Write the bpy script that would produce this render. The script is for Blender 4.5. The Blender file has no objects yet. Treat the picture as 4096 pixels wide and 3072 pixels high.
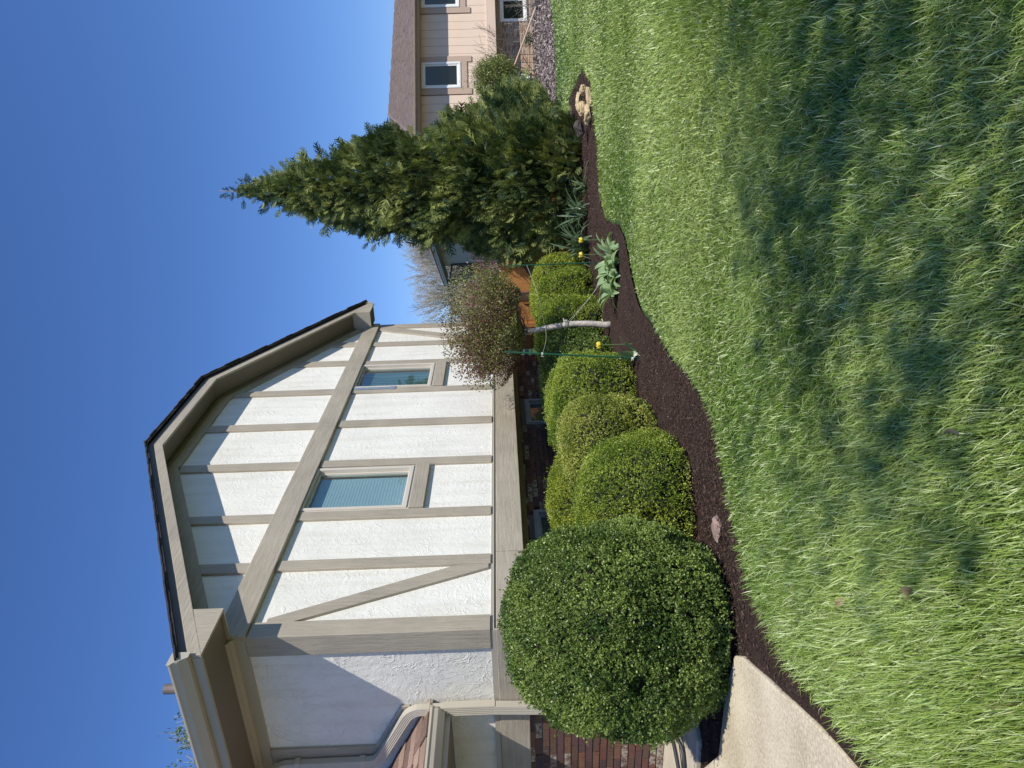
import bpy, math, random
import numpy as np
from mathutils import Vector, Matrix
R_ = math.radians
rng = np.random.default_rng(7)
random.seed(7)
scene = bpy.context.scene
COL = scene.collection

# ------------------------------------------------------------------ camera
EYE = 1.44
PITCH, ROLL, FPX = -0.0089088, -0.0335511, 2902.8
cp, sp = math.cos(PITCH), math.sin(PITCH)
fw = Vector((0, cp, sp)); up0 = Vector((0, -sp, cp)); r0 = Vector((1, 0, 0))
rt = math.cos(ROLL) * r0 + math.sin(ROLL) * up0
up = -math.sin(ROLL) * r0 + math.cos(ROLL) * up0
cam_d = bpy.data.cameras.new("camera")
cam = bpy.data.objects.new("camera", cam_d); COL.objects.link(cam)
# the phone was held turned by a quarter: picture left is up, picture bottom is left
ix, iy = -up, rt
m = Matrix((ix, iy, -fw)).transposed().to_4x4()
m.translation = Vector((0, 0, EYE))
cam.matrix_world = m
cam_d.sensor_fit = 'HORIZONTAL'; cam_d.sensor_width = 36.0
cam_d.lens = 36.0 * FPX / 4096.0
cam_d.clip_start = 0.05; cam_d.clip_end = 600
scene.camera = cam

# ------------------------------------------------------------------ light
SUN = Vector((0.716, -0.847, 1.2)).normalized()
elev = math.asin(SUN.z); azim = math.atan2(SUN.x, SUN.y)
world = bpy.data.worlds.new("World"); scene.world = world; world.use_nodes = True
wn = world.node_tree; wn.nodes.clear()
sky = wn.nodes.new('ShaderNodeTexSky'); sky.sky_type = 'NISHITA'; sky.sun_disc = False
sky.sun_elevation = elev; sky.sun_rotation = azim
sky.altitude = 0; sky.air_density = 1.0; sky.dust_density = 0.0; sky.ozone_density = 10.0
bg = wn.nodes.new('ShaderNodeBackground'); bg.inputs[1].default_value = 0.148
wo = wn.nodes.new('ShaderNodeOutputWorld')
hs = wn.nodes.new('ShaderNodeHueSaturation'); hs.inputs['Saturation'].default_value = 1.06; hs.inputs['Value'].default_value = 1.0
wn.links.new(sky.outputs[0], hs.inputs['Color']); tint = wn.nodes.new('ShaderNodeMix'); tint.data_type = 'RGBA'; tint.blend_type = 'MULTIPLY'; tint.inputs[0].default_value = 1.0; tint.inputs[7].default_value = (1.0, 0.90, 0.99, 1)
wn.links.new(hs.outputs[0], tint.inputs[6]); wn.links.new(tint.outputs[2], bg.inputs[0]); wn.links.new(bg.outputs[0], wo.inputs[0])
sd = bpy.data.lights.new("sun", 'SUN'); sd.energy = 5.0; sd.angle = R_(0.5); sd.color = (1.0, 0.95, 0.85)
so = bpy.data.objects.new("sun", sd); COL.objects.link(so)
so.rotation_euler = (-SUN).to_track_quat('-Z', 'Y').to_euler()
so.location = (8, -8, 14)
scene.view_settings.view_transform = 'Standard'; scene.view_settings.look = 'None'
scene.view_settings.exposure = 0.0; scene.view_settings.gamma = 1.0
scene.view_settings.use_curve_mapping = False

# ------------------------------------------------------------------ materials
def newmat(name):
    m = bpy.data.materials.new(name); m.use_nodes = True
    nt = m.node_tree; nt.nodes.clear()
    o = nt.nodes.new('ShaderNodeOutputMaterial'); p = nt.nodes.new('ShaderNodeBsdfPrincipled')
    nt.links.new(p.outputs[0], o.inputs[0])
    return m, nt, p
def N(nt, t, **kw):
    n = nt.nodes.new(t)
    for k, v in kw.items():
        if k in n.inputs: n.inputs[k].default_value = v
        else: setattr(n, k, v)
    return n
def ramp(nt, src, stops):
    r = nt.nodes.new('ShaderNodeValToRGB'); nt.links.new(src, r.inputs[0])
    e = r.color_ramp.elements
    while len(e) < len(stops): e.new(0.5)
    for i, (p, c) in enumerate(stops):
        e[i].position = p; e[i].color = (c[0], c[1], c[2], 1) if len(c) >= 3 else (c[0],) * 3 + (1,)
    return r.outputs[0]
def coords(nt, scale=(1, 1, 1)):
    tc = nt.nodes.new('ShaderNodeTexCoord'); mp = nt.nodes.new('ShaderNodeMapping')
    mp.inputs['Scale'].default_value = scale
    nt.links.new(tc.outputs['Object'], mp.inputs[0]); return mp.outputs[0]
def noise(nt, vec, scale, detail=4, rough=0.55, dist=0.0):
    n = N(nt, 'ShaderNodeTexNoise', Scale=scale, Detail=detail, Roughness=rough, Distortion=dist)
    nt.links.new(vec, n.inputs['Vector']); return n.outputs[0]
def bump(nt, p, h, strength, dist=0.01, prev=None):
    b = N(nt, 'ShaderNodeBump', Strength=strength, Distance=dist)
    nt.links.new(h, b.inputs['Height'])
    if prev is not None: nt.links.new(prev, b.inputs['Normal'])
    nt.links.new(b.outputs[0], p.inputs['Normal']); return b.outputs[0]
def math_(nt, op, a, b=None):
    n = nt.nodes.new('ShaderNodeMath'); n.operation = op
    for i, v in enumerate((a, b)):
        if v is None: continue
        if isinstance(v, (int, float)): n.inputs[i].default_value = v
        else: nt.links.new(v, n.inputs[i])
    return n.outputs[0]
def simple(name, col, rough=0.6, nscale=8, var=0.12, bstr=0.0, bscale=40, spec=0.5, stretch=(1, 1, 1), metal=0.0):
    m, nt, p = newmat(name)
    v = coords(nt, stretch)
    n = noise(nt, v, nscale)
    c0 = [max(0, c * (1 - var)) for c in col]; c1 = [min(1, c * (1 + var)) for c in col]
    nt.links.new(ramp(nt, n, [(0.3, c0), (0.7, c1)]), p.inputs['Base Color'])
    p.inputs['Roughness'].default_value = rough; p.inputs['Metallic'].default_value = metal
    p.inputs['Specular IOR Level'].default_value = spec
    if bstr: bump(nt, p, noise(nt, v, bscale, 6), bstr, 0.01)
    return m
def wood_paint(name, col, axis, strength=0.5, var=0.12):
    st = {'x': (1.2, 16, 16), 'y': (16, 1.2, 16), 'z': (16, 16, 1.2)}[axis]
    m, nt, p = newmat(name)
    v = coords(nt, st); v1 = coords(nt)
    g = noise(nt, v, 2.2, 8, 0.7, 0.6)
    big = noise(nt, v1, 1.7, 5)
    mixf = math_(nt, 'ADD', math_(nt, 'MULTIPLY', g, 0.55), math_(nt, 'MULTIPLY', big, 0.45))
    c0 = [c * (1 - var * 2.2) for c in col]; c1 = [c * (1 + var) for c in col]
    dark = [c * 0.45 for c in col]
    nt.links.new(ramp(nt, mixf, [(0.22, dark), (0.33, c0), (0.62, c1)]), p.inputs['Base Color'])
    p.inputs['Roughness'].default_value = 0.62
    crack = ramp(nt, noise(nt, v, 3.0, 3, 0.6, 0.3), [(0.37, (0,) * 3), (0.42, (1,) * 3)])
    b = bump(nt, p, g, strength, 0.012)
    bump(nt, p, crack, strength * 0.55, 0.008, b)
    return m
TAUPE = (0.40, 0.35, 0.275)
WOOD = {a: wood_paint('weathered_taupe_paint_' + a, TAUPE, a) for a in 'xyz'}
TAUPE_S = simple('smooth_taupe_paint', (0.40, 0.36, 0.29), 0.55, 3, 0.05)
DARKTRIM_SHADE = simple('dark_trim_and_shade', (0.10, 0.095, 0.09), 0.6)  # dark trim tone; on the drip board it paints shade
SOFF = simple('shade_toned_taupe', (0.17, 0.145, 0.105), 0.6, 2, 0.06)  # the taupe paint darkened: soffit shade put into the colour

def stucco_mat(name, k):
    m, nt, p = newmat(name)
    v = coords(nt)
    n = noise(nt, v, 1.3, 3)
    nt.links.new(ramp(nt, n, [(0.3, (0.73, 0.71, 0.65)), (0.7, (0.82, 0.80, 0.74))]), p.inputs['Base Color'])
    p.inputs['Roughness'].default_value = 0.85; p.inputs['Specular IOR Level'].default_value = 0.25
    base = p.inputs['Base Color'].links[0].from_socket
    streak = ramp(nt, noise(nt, coords(nt, (5, 5, 0.45)), 1.6, 5, 0.65), [(0.34, (0.91, 0.90, 0.87)), (0.52, (1, 1, 1))])
    ml = nt.nodes.new('ShaderNodeMix'); ml.data_type = 'RGBA'; ml.blend_type = 'MULTIPLY'; ml.inputs[0].default_value = 1.0
    nt.links.new(base, ml.inputs[6]); nt.links.new(streak, ml.inputs[7]); nt.links.new(ml.outputs[2], p.inputs['Base Color'])
    # trowel ridges: thin iso-lines of a distorted noise, present in patches only
    w = noise(nt, v, 3.6, 3, 0.55, 1.8)
    edge = ramp(nt, math_(nt, 'ABSOLUTE', math_(nt, 'SUBTRACT', w, 0.5)), [(0.0, (1,) * 3), (0.035, (0,) * 3)])
    patch = ramp(nt, noise(nt, v, 3.1, 2), [(0.45, (0,) * 3), (0.58, (1,) * 3)])
    w2 = noise(nt, v, 6.0, 4, 0.6, 2.6)
    plate = ramp(nt, w2, [(0.49, (0,) * 3), (0.525, (1,) * 3)])
    comb = N(nt, 'ShaderNodeTexWave', Scale=38.0, Distortion=4.0, Detail=2.0); comb.bands_direction = 'Z'
    nt.links.new(v, comb.inputs['Vector'])
    cpatch = ramp(nt, noise(nt, v, 4.3, 3, 0.6, 0.5), [(0.56, (0,) * 3), (0.62, (1,) * 3)])
    h = math_(nt, 'ADD', math_(nt, 'MULTIPLY', edge, patch), math_(nt, 'MULTIPLY', plate, 0.55))
    h = math_(nt, 'ADD', h, math_(nt, 'MULTIPLY', math_(nt, 'MULTIPLY', comb.outputs[1], cpatch), 0.35))
    h = math_(nt, 'ADD', h, math_(nt, 'MULTIPLY', noise(nt, v, 26, 4), 0.25))
    bump(nt, p, h, k, 0.014)
    return m
STUCCO = stucco_mat('trowelled_white_stucco', 0.30)
STUCCO_F = stucco_mat('heavily_trowelled_stucco', 0.45)

def brick_mat(name, c, worn):
    m, nt, p = newmat(name)
    oi = nt.nodes.new('ShaderNodeObjectInfo')
    v = coords(nt)
    ad = nt.nodes.new('ShaderNodeVectorMath'); ad.operation = 'ADD'
    sc = nt.nodes.new('ShaderNodeVectorMath'); sc.operation = 'SCALE'; sc.inputs['Scale'].default_value = 7.0
    nt.links.new(oi.outputs['Location'], sc.inputs[0]); nt.links.new(v, ad.inputs[0]); nt.links.new(sc.outputs[0], ad.inputs[1])
    v = ad.outputs[0]
    n = noise(nt, v, 22, 5, 0.65)
    dark = [x * 0.55 for x in c]; pale = (0.42, 0.36, 0.28)
    a = 0.40 if worn else 0.62
    nt.links.new(ramp(nt, n, [(0.3, dark), (0.45, c), (a + 0.05, c), (a + 0.16, pale)]), p.inputs['Base Color'])
    p.inputs['Roughness'].default_value = 0.9
    bump(nt, p, noise(nt, v, 60, 5), 0.5, 0.006)
    return m
BR = [brick_mat('brick_red', (0.16, 0.068, 0.045), False), brick_mat('brick_brown', (0.13, 0.07, 0.045), False),
      brick_mat('brick_orange', (0.20, 0.095, 0.055), False), brick_mat('brick_dark', (0.085, 0.05, 0.042), False),
      brick_mat('brick_worn', (0.19, 0.11, 0.08), True), brick_mat('brick_purple', (0.12, 0.06, 0.055), False)]
NBR = [brick_mat('tan_brick', (0.44, 0.33, 0.22), True), brick_mat('buff_brick', (0.52, 0.40, 0.27), True),
       brick_mat('rose_brick', (0.30, 0.19, 0.13), False), brick_mat('sand_brick', (0.46, 0.32, 0.21), False)]
MORTAR = simple('mortar', (0.16, 0.135, 0.115), 0.95, 30, 0.2, 0.3, 80)
NMORTAR = simple('pale_mortar', (0.30, 0.25, 0.19), 0.95, 30, 0.2)
def granules(name, c0, c1, c2):
    m, nt, p = newmat(name)
    oi = nt.nodes.new('ShaderNodeObjectInfo')
    v = coords(nt); n = noise(nt, v, 160, 2); n2 = noise(nt, v, 3, 3)
    f = math_(nt, 'ADD', math_(nt, 'MULTIPLY', n, 0.6), math_(nt, 'MULTIPLY', n2, 0.25))
    f = math_(nt, 'ADD', f, math_(nt, 'MULTIPLY', oi.outputs['Random'], 0.22))
    nt.links.new(ramp(nt, f, [(0.38, c0), (0.52, c1), (0.68, c2)]), p.inputs['Base Color'])
    p.inputs['Roughness'].default_value = 0.95
    bump(nt, p, n, 0.5, 0.004)
    return m
SHING = granules('brown_asphalt_shingle', (0.09, 0.055, 0.045), (0.27, 0.18, 0.14), (0.42, 0.31, 0.25))
NSHING = granules('taupe_asphalt_shingle', (0.085, 0.06, 0.05), (0.155, 0.115, 0.10), (0.22, 0.17, 0.15))
DKSHING = simple('shingle_edge', (0.035, 0.03, 0.03), 0.9, 20, 0.3)

def concrete(name):
    m, nt, p = newmat(name)
    v = coords(nt)
    fine = noise(nt, v, 48, 6, 0.8); big = noise(nt, v, 1.6, 5)
    vor = N(nt, 'ShaderNodeTexVoronoi', Scale=110.0); nt.links.new(v, vor.inputs['Vector'])
    f = math_(nt, 'ADD', math_(nt, 'MULTIPLY', fine, 0.65), math_(nt, 'MULTIPLY', big, 0.35))
    nt.links.new(ramp(nt, f, [(0.30, (0.18, 0.145, 0.09)), (0.46, (0.49, 0.415, 0.285)), (0.57, (0.70, 0.61, 0.45))]), p.inputs['Base Color'])
    p.inputs['Roughness'].default_value = 0.9
    b = bump(nt, p, fine, 0.6, 0.006)
    bump(nt, p, vor.outputs[0], 0.25, 0.006, b)
    return m
CONC = concrete('exposed_aggregate_concrete')
CONCS = simple('smooth_concrete', (0.50, 0.44, 0.34), 0.9, 6, 0.18, 0.3, 70)
def mulch_mat(name, c0, c1, c2):
    m, nt, p = newmat(name)
    v = coords(nt, (1, 1, 1)); n = noise(nt, v, 70, 6, 0.75, 0.8); n2 = noise(nt, v, 5, 3)
    f = math_(nt, 'ADD', math_(nt, 'MULTIPLY', n, 0.75), math_(nt, 'MULTIPLY', n2, 0.25))
    nt.links.new(ramp(nt, f, [(0.3, c0), (0.5, c1), (0.75, c2)]), p.inputs['Base Color'])
    p.inputs['Roughness'].default_value = 0.95; p.inputs['Specular IOR Level'].default_value = 0.2
    b = bump(nt, p, n, 1.0, 0.03)
    return m
MULCH = mulch_mat('dark_shredded_mulch', (0.020, 0.012, 0.009), (0.062, 0.038, 0.030), (0.13, 0.085, 0.066))
OLDMULCH = mulch_mat('weathered_grey_mulch', (0.09, 0.068, 0.06), (0.24, 0.19, 0.165), (0.45, 0.38, 0.34))

def leafmat(name, rough=0.5, trans=0.3, spec=0.4):
    m = bpy.data.materials.new(name); m.use_nodes = True; nt = m.node_tree; nt.nodes.clear()
    o = nt.nodes.new('ShaderNodeOutputMaterial'); p = nt.nodes.new('ShaderNodeBsdfPrincipled')
    t = nt.nodes.new('ShaderNodeBsdfTranslucent'); mx = nt.nodes.new('ShaderNodeMixShader'); mx.inputs[0].default_value = trans
    a = nt.nodes.new('ShaderNodeAttribute'); a.attribute_name = 'Col'
    nt.links.new(a.outputs[0], p.inputs['Base Color'])
    g = nt.nodes.new('ShaderNodeMix'); g.data_type = 'RGBA'; g.blend_type = 'MULTIPLY'; g.inputs[0].default_value = 1
    g.inputs[7].default_value = (1.25, 1.3, 0.6, 1)
    nt.links.new(a.outputs[0], g.inputs[6]); nt.links.new(g.outputs[2], t.inputs[0])
    p.inputs['Roughness'].default_value = rough; p.inputs['Specular IOR Level'].default_value = spec
    nt.links.new(p.outputs[0], mx.inputs[1]); nt.links.new(t.outputs[0], mx.inputs[2]); nt.links.new(mx.outputs[0], o.inputs[0])
    return m
LEAF = leafmat('waxy_leaf', 0.38, 0.25, 0.5)
BLADE = leafmat('grass_blade', 0.36, 0.30, 0.42)
SPRAY = leafmat('scaly_conifer_foliage', 0.6, 0.15, 0.3)
CHIP = leafmat('bark_chip', 0.9, 0.0, 0.2)
PETAL = simple('yellow_petal', (0.88, 0.68, 0.07), 0.5, 20, 0.2)
CORE = simple('painted_inner_shade', (0.018, 0.022, 0.010), 0.95, 20, 0.4)  # near-black body colour, so gaps in the foliage look shaded
BARK = simple('pale_grey_bark', (0.50, 0.44, 0.39), 0.9, 14, 0.35, 0.8, 60, stretch=(1, 1, 0.4))
DBARK = simple('brown_bark', (0.13, 0.105, 0.08), 0.9, 14, 0.3, 0.6, 50)
GTWIG = simple('grey_twig', (0.38, 0.34, 0.27), 0.9, 10, 0.2)
PTWIG = simple('purple_twig', (0.28, 0.12, 0.13), 0.9, 10, 0.2)
GREENP = simple('green_coated_steel', (0.012, 0.085, 0.045), 0.35, 30, 0.15)
ROPE = simple('white_cord', (0.62, 0.60, 0.52), 0.9, 60, 0.15)
WHITEP = simple('white_pvc', (0.68, 0.67, 0.62), 0.4, 6, 0.05)
ALU = simple('taupe_aluminium', (0.46, 0.42, 0.345), 0.4, 3, 0.04, spec=0.5)
SASH = simple('cream_vinyl', (0.60, 0.545, 0.47), 0.45, 4, 0.04)
WHITEV = simple('white_vinyl', (0.76, 0.76, 0.72), 0.4, 4, 0.03)
PIPE = simple('grey_brown_pipe', (0.17, 0.135, 0.12), 0.5, 10, 0.15)
TAPE = simple('silver_tape', (0.30, 0.36, 0.45), 0.3, 30, 0.15, 0.5, 60, metal=0.3)
BLACKP = simple('black_rubber', (0.022, 0.024, 0.026), 0.55, 20, 0.2)
CEDAR = wood_paint('cedar_board', (0.50, 0.22, 0.065), 'z', 0.3, 0.15)
CEDARX = wood_paint('cedar_rail', (0.52, 0.24, 0.075), 'y', 0.3, 0.15)
DWOOD = simple('dark_stained_post', (0.08, 0.05, 0.035), 0.8, 20, 0.2)
NSIDE = wood_paint('tan_siding', (0.72, 0.56, 0.43), 'z', 0.12, 0.03)
NTRIM = wood_paint('tan_trim', (0.46, 0.34, 0.255), 'z', 0.15, 0.04)
NSOF = simple('neighbour_soffit', (0.36, 0.28, 0.21), 0.6)
WSIDE = simple('shade_toned_siding', (0.42, 0.375, 0.32), 0.7, 4, 0.05)  # same tan siding, greyed and darkened to paint its shade
ROCKM = simple('limestone', (0.50, 0.38, 0.22), 0.9, 7, 0.4, 0.9, 22)
ROCKP = simple('pinkish_stone', (0.27, 0.19, 0.16), 0.9, 9, 0.4, 0.9, 30)
POLE = simple('pine_handle', (0.80, 0.58, 0.42), 0.5, 10, 0.1)
BLIND = simple('pale_blind', (0.50, 0.56, 0.58), 0.7, 3, 0.05)
TEAL = None
def pane_mat(name, tint, refl):
    m = bpy.data.materials.new(name); m.use_nodes = True; nt = m.node_tree; nt.nodes.clear()
    o = nt.nodes.new('ShaderNodeOutputMaterial'); g = nt.nodes.new('ShaderNodeBsdfGlossy'); g.inputs['Roughness'].default_value = 0.015
    t = nt.nodes.new('ShaderNodeBsdfTransparent'); t.inputs[0].default_value = (*tint, 1)
    f = nt.nodes.new('ShaderNodeFresnel'); f.inputs[0].default_value = 1.5
    mx = nt.nodes.new('ShaderNodeMixShader')
    b = N(nt, 'ShaderNodeBump', Strength=0.03, Distance=0.02)
    nt.links.new(noise(nt, coords(nt), 2.5, 2), b.inputs['Height']); nt.links.new(b.outputs[0], g.inputs['Normal'])
    fac = math_(nt, 'ADD', math_(nt, 'MULTIPLY', f.outputs[0], 1.5), refl)
    ge = nt.nodes.new('ShaderNodeNewGeometry')
    fac = math_(nt, 'MULTIPLY', math_(nt, 'MAXIMUM', fac, 0.0), math_(nt, 'SUBTRACT', 1.0, ge.outputs['Backfacing']))
    nt.links.new(fac, mx.inputs[0]); nt.links.new(t.outputs[0], mx.inputs[1]); nt.links.new(g.outputs[0], mx.inputs[2])
    nt.links.new(mx.outputs[0], o.inputs[0]); return m
GLASS = pane_mat('window_glass', (0.80, 0.88, 0.88), 0.04)
NGLASS = pane_mat('dark_window_glass', (0.6, 0.66, 0.66), -0.02)
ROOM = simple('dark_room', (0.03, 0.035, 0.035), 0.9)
def grain_mat():
    m, nt, p = newmat('green_grained_panel')
    v = coords(nt, (1.0, 1.0, 0.22))
    w = N(nt, 'ShaderNodeTexWave', Scale=3.0, Distortion=9.0, Detail=2.0, **{'Detail Scale': 1.2}); w.bands_direction = 'X'
    nt.links.new(v, w.inputs['Vector'])
    nt.links.new(ramp(nt, w.outputs[1], [(0.2, (0.10, 0.155, 0.13)), (0.9, (0.17, 0.235, 0.20))]), p.inputs['Base Color'])
    p.inputs['Roughness'].default_value = 0.8; return m
TEAL = grain_mat()

# ------------------------------------------------------------------ helpers
def tag(o, label=None, cat=None, group=None, kind=None):
    if label: o['label'] = label
    if cat: o['category'] = cat
    if group: o['group'] = group
    if kind: o['kind'] = kind
    return o
def thing(name, label, cat, loc=(0, 0, 0), rz=0, group=None):
    o = bpy.data.objects.new(name, None); COL.objects.link(o)
    o.empty_display_size = 0.2; o.location = loc; o.rotation_euler = (0, 0, rz)
    return tag(o, label, cat, group)
class MB:
    def __init__(s): s.v = []; s.f = []; s.m = []
    def poly(s, pts, mi=0):
        b = len(s.v); s.v += [tuple(p) for p in pts]; s.f.append(tuple(range(b, b + len(pts)))); s.m.append(mi)
    def box(s, x0, x1, y0, y1, z0, z1, mi=0, jit=0):
        b = len(s.v)
        for z in (z0, z1):
            for x, y in ((x0, y0), (x1, y0), (x1, y1), (x0, y1)):
                s.v.append((x + random.uniform(-jit, jit), y + random.uniform(-jit, jit), z + random.uniform(-jit, jit)) if jit else (x, y, z))
        for q in ((0, 3, 2, 1), (4, 5, 6, 7), (0, 1, 5, 4), (1, 2, 6, 5), (2, 3, 7, 6), (3, 0, 4, 7)):
            s.f.append(tuple(b + i for i in q)); s.m.append(mi)
        return s
    def prism(s, pts, plane, a, c, mi=0):
        """pts: 2D outline; plane 'xz' extrudes along y, 'yz' along x, 'xy' along z"""
        def P(p, d): return {'xz': (p[0], d, p[1]), 'yz': (d, p[0], p[1]), 'xy': (p[0], p[1], d)}[plane]
        n = len(pts); b = len(s.v)
        s.v += [P(p, a) for p in pts] + [P(p, c) for p in pts]
        s.f.append(tuple(b + i for i in range(n))[::-1]); s.m.append(mi)
        s.f.append(tuple(b + n + i for i in range(n))); s.m.append(mi)
        for i in range(n):
            j = (i + 1) % n; s.f.append((b + i, b + j, b + n + j, b + n + i)); s.m.append(mi)
        return s
    def tube(s, pts, r, seg=8, caps=True, mi=0, flat=None):
        pts = [Vector(p) for p in pts]; rr = r if isinstance(r, (list, tuple)) else [r] * len(pts)
        b = len(s.v); prev = None
        for i, p in enumerate(pts):
            d = (pts[min(i + 1, len(pts) - 1)] - pts[max(i - 1, 0)]).normalized()
            if prev is None:
                a = Vector((0, 0, 1)) if abs(d.z) < 0.9 else Vector((1, 0, 0))
                u = d.cross(a).normalized()
            else: u = (prev - d * prev.dot(d)).normalized()
            prev = u; w = d.cross(u)
            for k in range(seg):
                t = 2 * math.pi * k / seg
                s.v.append(tuple(p + rr[i] * (math.cos(t) * u + math.sin(t) * w)))
        for i in range(len(pts) - 1):
            for k in range(seg):
                k2 = (k + 1) % seg
                s.f.append((b + i * seg + k, b + i * seg + k2, b + (i + 1) * seg + k2, b + (i + 1) * seg + k)); s.m.append(mi)
        if caps:
            s.f.append(tuple(b + k for k in range(seg))[::-1]); s.m.append(mi)
            e = b + (len(pts) - 1) * seg; s.f.append(tuple(e + k for k in range(seg))); s.m.append(mi)
        return s
    def mesh(s, name, mats, smooth=False):
        me = bpy.data.meshes.new(name); me.from_pydata(s.v, [], s.f)
        for m_ in (mats if isinstance(mats, (list, tuple)) else [mats]): me.materials.append(m_)
        me.polygons.foreach_set('material_index', s.m)
        if smooth: me.polygons.foreach_set('use_smooth', [True] * len(s.f))
        me.update()
        bm_fix(me); return me
    def build(s, name, mats, parent=None, smooth=False, kind=None, bevel=0.0):
        o = bpy.data.objects.new(name, s.mesh(name, mats, smooth)); COL.objects.link(o)
        if parent: o.parent = parent
        if kind: o['kind'] = kind
        if bevel:
            bv = o.modifiers.new('bevel', 'BEVEL'); bv.width = bevel; bv.segments = 2; bv.limit_method = 'ANGLE'
        return o
import bmesh
def bm_fix(me):
    bm = bmesh.new(); bm.from_mesh(me); bmesh.ops.recalc_face_normals(bm, faces=bm.faces); bm.to_mesh(me); bm.free()
def put(name, me, parent, loc=(0, 0, 0), rot=(0, 0, 0), kind=None):
    o = bpy.data.objects.new(name, me); COL.objects.link(o); o.parent = parent; o.location = loc; o.rotation_euler = rot
    if kind: o['kind'] = kind
    return o
def np_mesh(name, V, F, C, mat, smooth=False):
    """V (n,3), F (m,k) k=3|4, C (n,3) colours per vertex"""
    me = bpy.data.meshes.new(name)
    V = np.asarray(V, np.float32); F = np.asarray(F, np.int32); k = F.shape[1]
    me.vertices.add(len(V)); me.vertices.foreach_set('co', V.ravel())
    me.loops.add(F.size); me.loops.foreach_set('vertex_index', F.ravel())
    me.polygons.add(len(F)); me.polygons.foreach_set('loop_start', np.arange(0, F.size, k, dtype=np.int32))
    me.polygons.foreach_set('loop_total', np.full(len(F), k, np.int32))
    if smooth: me.polygons.foreach_set('use_smooth', np.ones(len(F), bool))
    if C is not None:
        a = me.color_attributes.new('Col', 'FLOAT_COLOR', 'POINT')
        cc = np.ones((len(V), 4), np.float32); cc[:, :3] = C; a.data.foreach_set('color', cc.ravel())
    me.materials.append(mat); me.update(calc_edges=True); me.validate(); return me
def unit(a): return a / np.maximum(np.linalg.norm(a, axis=-1, keepdims=True), 1e-9)
def scatter(tv, tf, P, D, U, S, C, wscale=None):
    """stamp template (x = width, y = along D, z = normal) at each point"""
    D = unit(D); X = unit(np.cross(D, U)); Z = np.cross(X, D)
    S = np.asarray(S)[:, None, None]
    wx = 1.0 if wscale is None else np.asarray(wscale)[:, None, None]
    V = P[:, None, :] + S * (tv[None, :, 0:1] * wx * X[:, None, :] + tv[None, :, 1:2] * D[:, None, :] + tv[None, :, 2:3] * Z[:, None, :])
    n, k = len(P), len(tv)
    F = tf[None] + (np.arange(n) * k)[:, None, None]
    CC = np.repeat(C, k, axis=0)
    return V.reshape(-1, 3), F.reshape(-1, tf.shape[1]), CC
def obj(name, me, parent=None, kind=None, loc=None):
    o = bpy.data.objects.new(name, me); COL.objects.link(o)
    if parent: o.parent = parent
    if kind: o['kind'] = kind
    if loc is not None: o.location = loc
    return o
class SNoise:
    """smooth 3D noise as a sum of random plane waves"""
    def __init__(s, seed, freq, n=14):
        g = np.random.default_rng(seed); d = unit(g.normal(size=(n, 3)))
        s.k = d * (freq * g.uniform(0.5, 1.6, (n, 1))); s.p = g.uniform(0, 6.28, n); s.n = n
    def __call__(s, P): return np.sin(P @ s.k.T + s.p).sum(1) / math.sqrt(s.n / 2)
def inpoly(px, py, poly):
    c = np.zeros(len(px), bool); n = len(poly); j = n - 1
    for i in range(n):
        xi, yi = poly[i]; xj, yj = poly[j]
        if yi != yj:
            c ^= ((yi > py) != (yj > py)) & (px < (xj - xi) * (py - yi) / (yj - yi) + xi)
        j = i
    return c
def smoothline(pts, k=4):
    out = []
    P = [np.array(p, float) for p in pts]
    for i in range(len(P) - 1):
        a = P[max(i - 1, 0)]; b = P[i]; c = P[i + 1]; d = P[min(i + 2, len(P) - 1)]
        for t in np.linspace(0, 1, k, endpoint=False):
            out.append(0.5 * ((2 * b) + (-a + c) * t + (2 * a - 5 * b + 4 * c - d) * t * t + (-a + 3 * b - 3 * c + d) * t ** 3))
    out.append(P[-1]); return [tuple(p) for p in out]

# ------------------------------------------------------------------ ground, lawn, beds, walk
tag(MB().prism([(-120, -60), (120, -60), (120, 160), (-120, 160)], 'xy', -0.30, -0.012).build('ground', simple('turf_soil', (0.05, 0.075, 0.02), 0.95, 3, 0.3)), kind='structure')
EDGE = [(5.05, 11.75), (4.72, 11.28), (4.4, 10.86), (4.01, 10.72), (3.53, 10.47), (3.14, 10.37), (2.71, 10.29), (2.45, 10.18), (2.2, 9.85), (2.02, 9.3), (1.88, 8.75), (1.69, 8.42),
        (1.40, 8.16), (0.85, 7.69), (0.54, 7.04), (0.25, 6.4), (0.06, 5.82), (-0.1, 5.4), (-0.34, 5.03), (-0.65, 4.84),
        (-0.97, 4.62), (-1.24, 4.37), (-1.41, 4.04), (-1.51, 3.67), (-1.54, 3.26), (-1.57, 2.95), (-1.60, 2.4), (-1.66, 1.6), (-1.7, 0.2)]
EDGE = smoothline(EDGE, 4)
EDGE = [(x + 0.012 * math.sin(9 * y + 2 * x), y + 0.012 * math.sin(11 * x)) for x, y in EDGE]
BED = EDGE + [(-2.2, 0.2), (-6.0, 0.2), (-6.0, 9.0), (-1.5, 17), (5.5, 14.2)]
WALK = [(-1.78, 4.62), (-1.73, 4.47), (-1.70, 4.12), (-1.68, 3.85), (-1.66, 3.68), (-1.64, 3.39), (-1.64, 3.0), (-1.68, 2.4), (-1.72, 0.2), (-4.2, 0.2), (-4.2, 6.4), (-3.45, 6.15), (-2.64, 5.06), (-2.15, 4.86)]
NBED = smoothline([(16, 18.6), (11.5, 18.2), (9.9, 17.9), (8.95, 17.5), (8.2, 17.0), (7.5, 16.75), (6.9, 17.0), (6.0, 17.6), (5.0, 19.5)], 4) + [(6.0, 27), (16, 27)]
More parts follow.
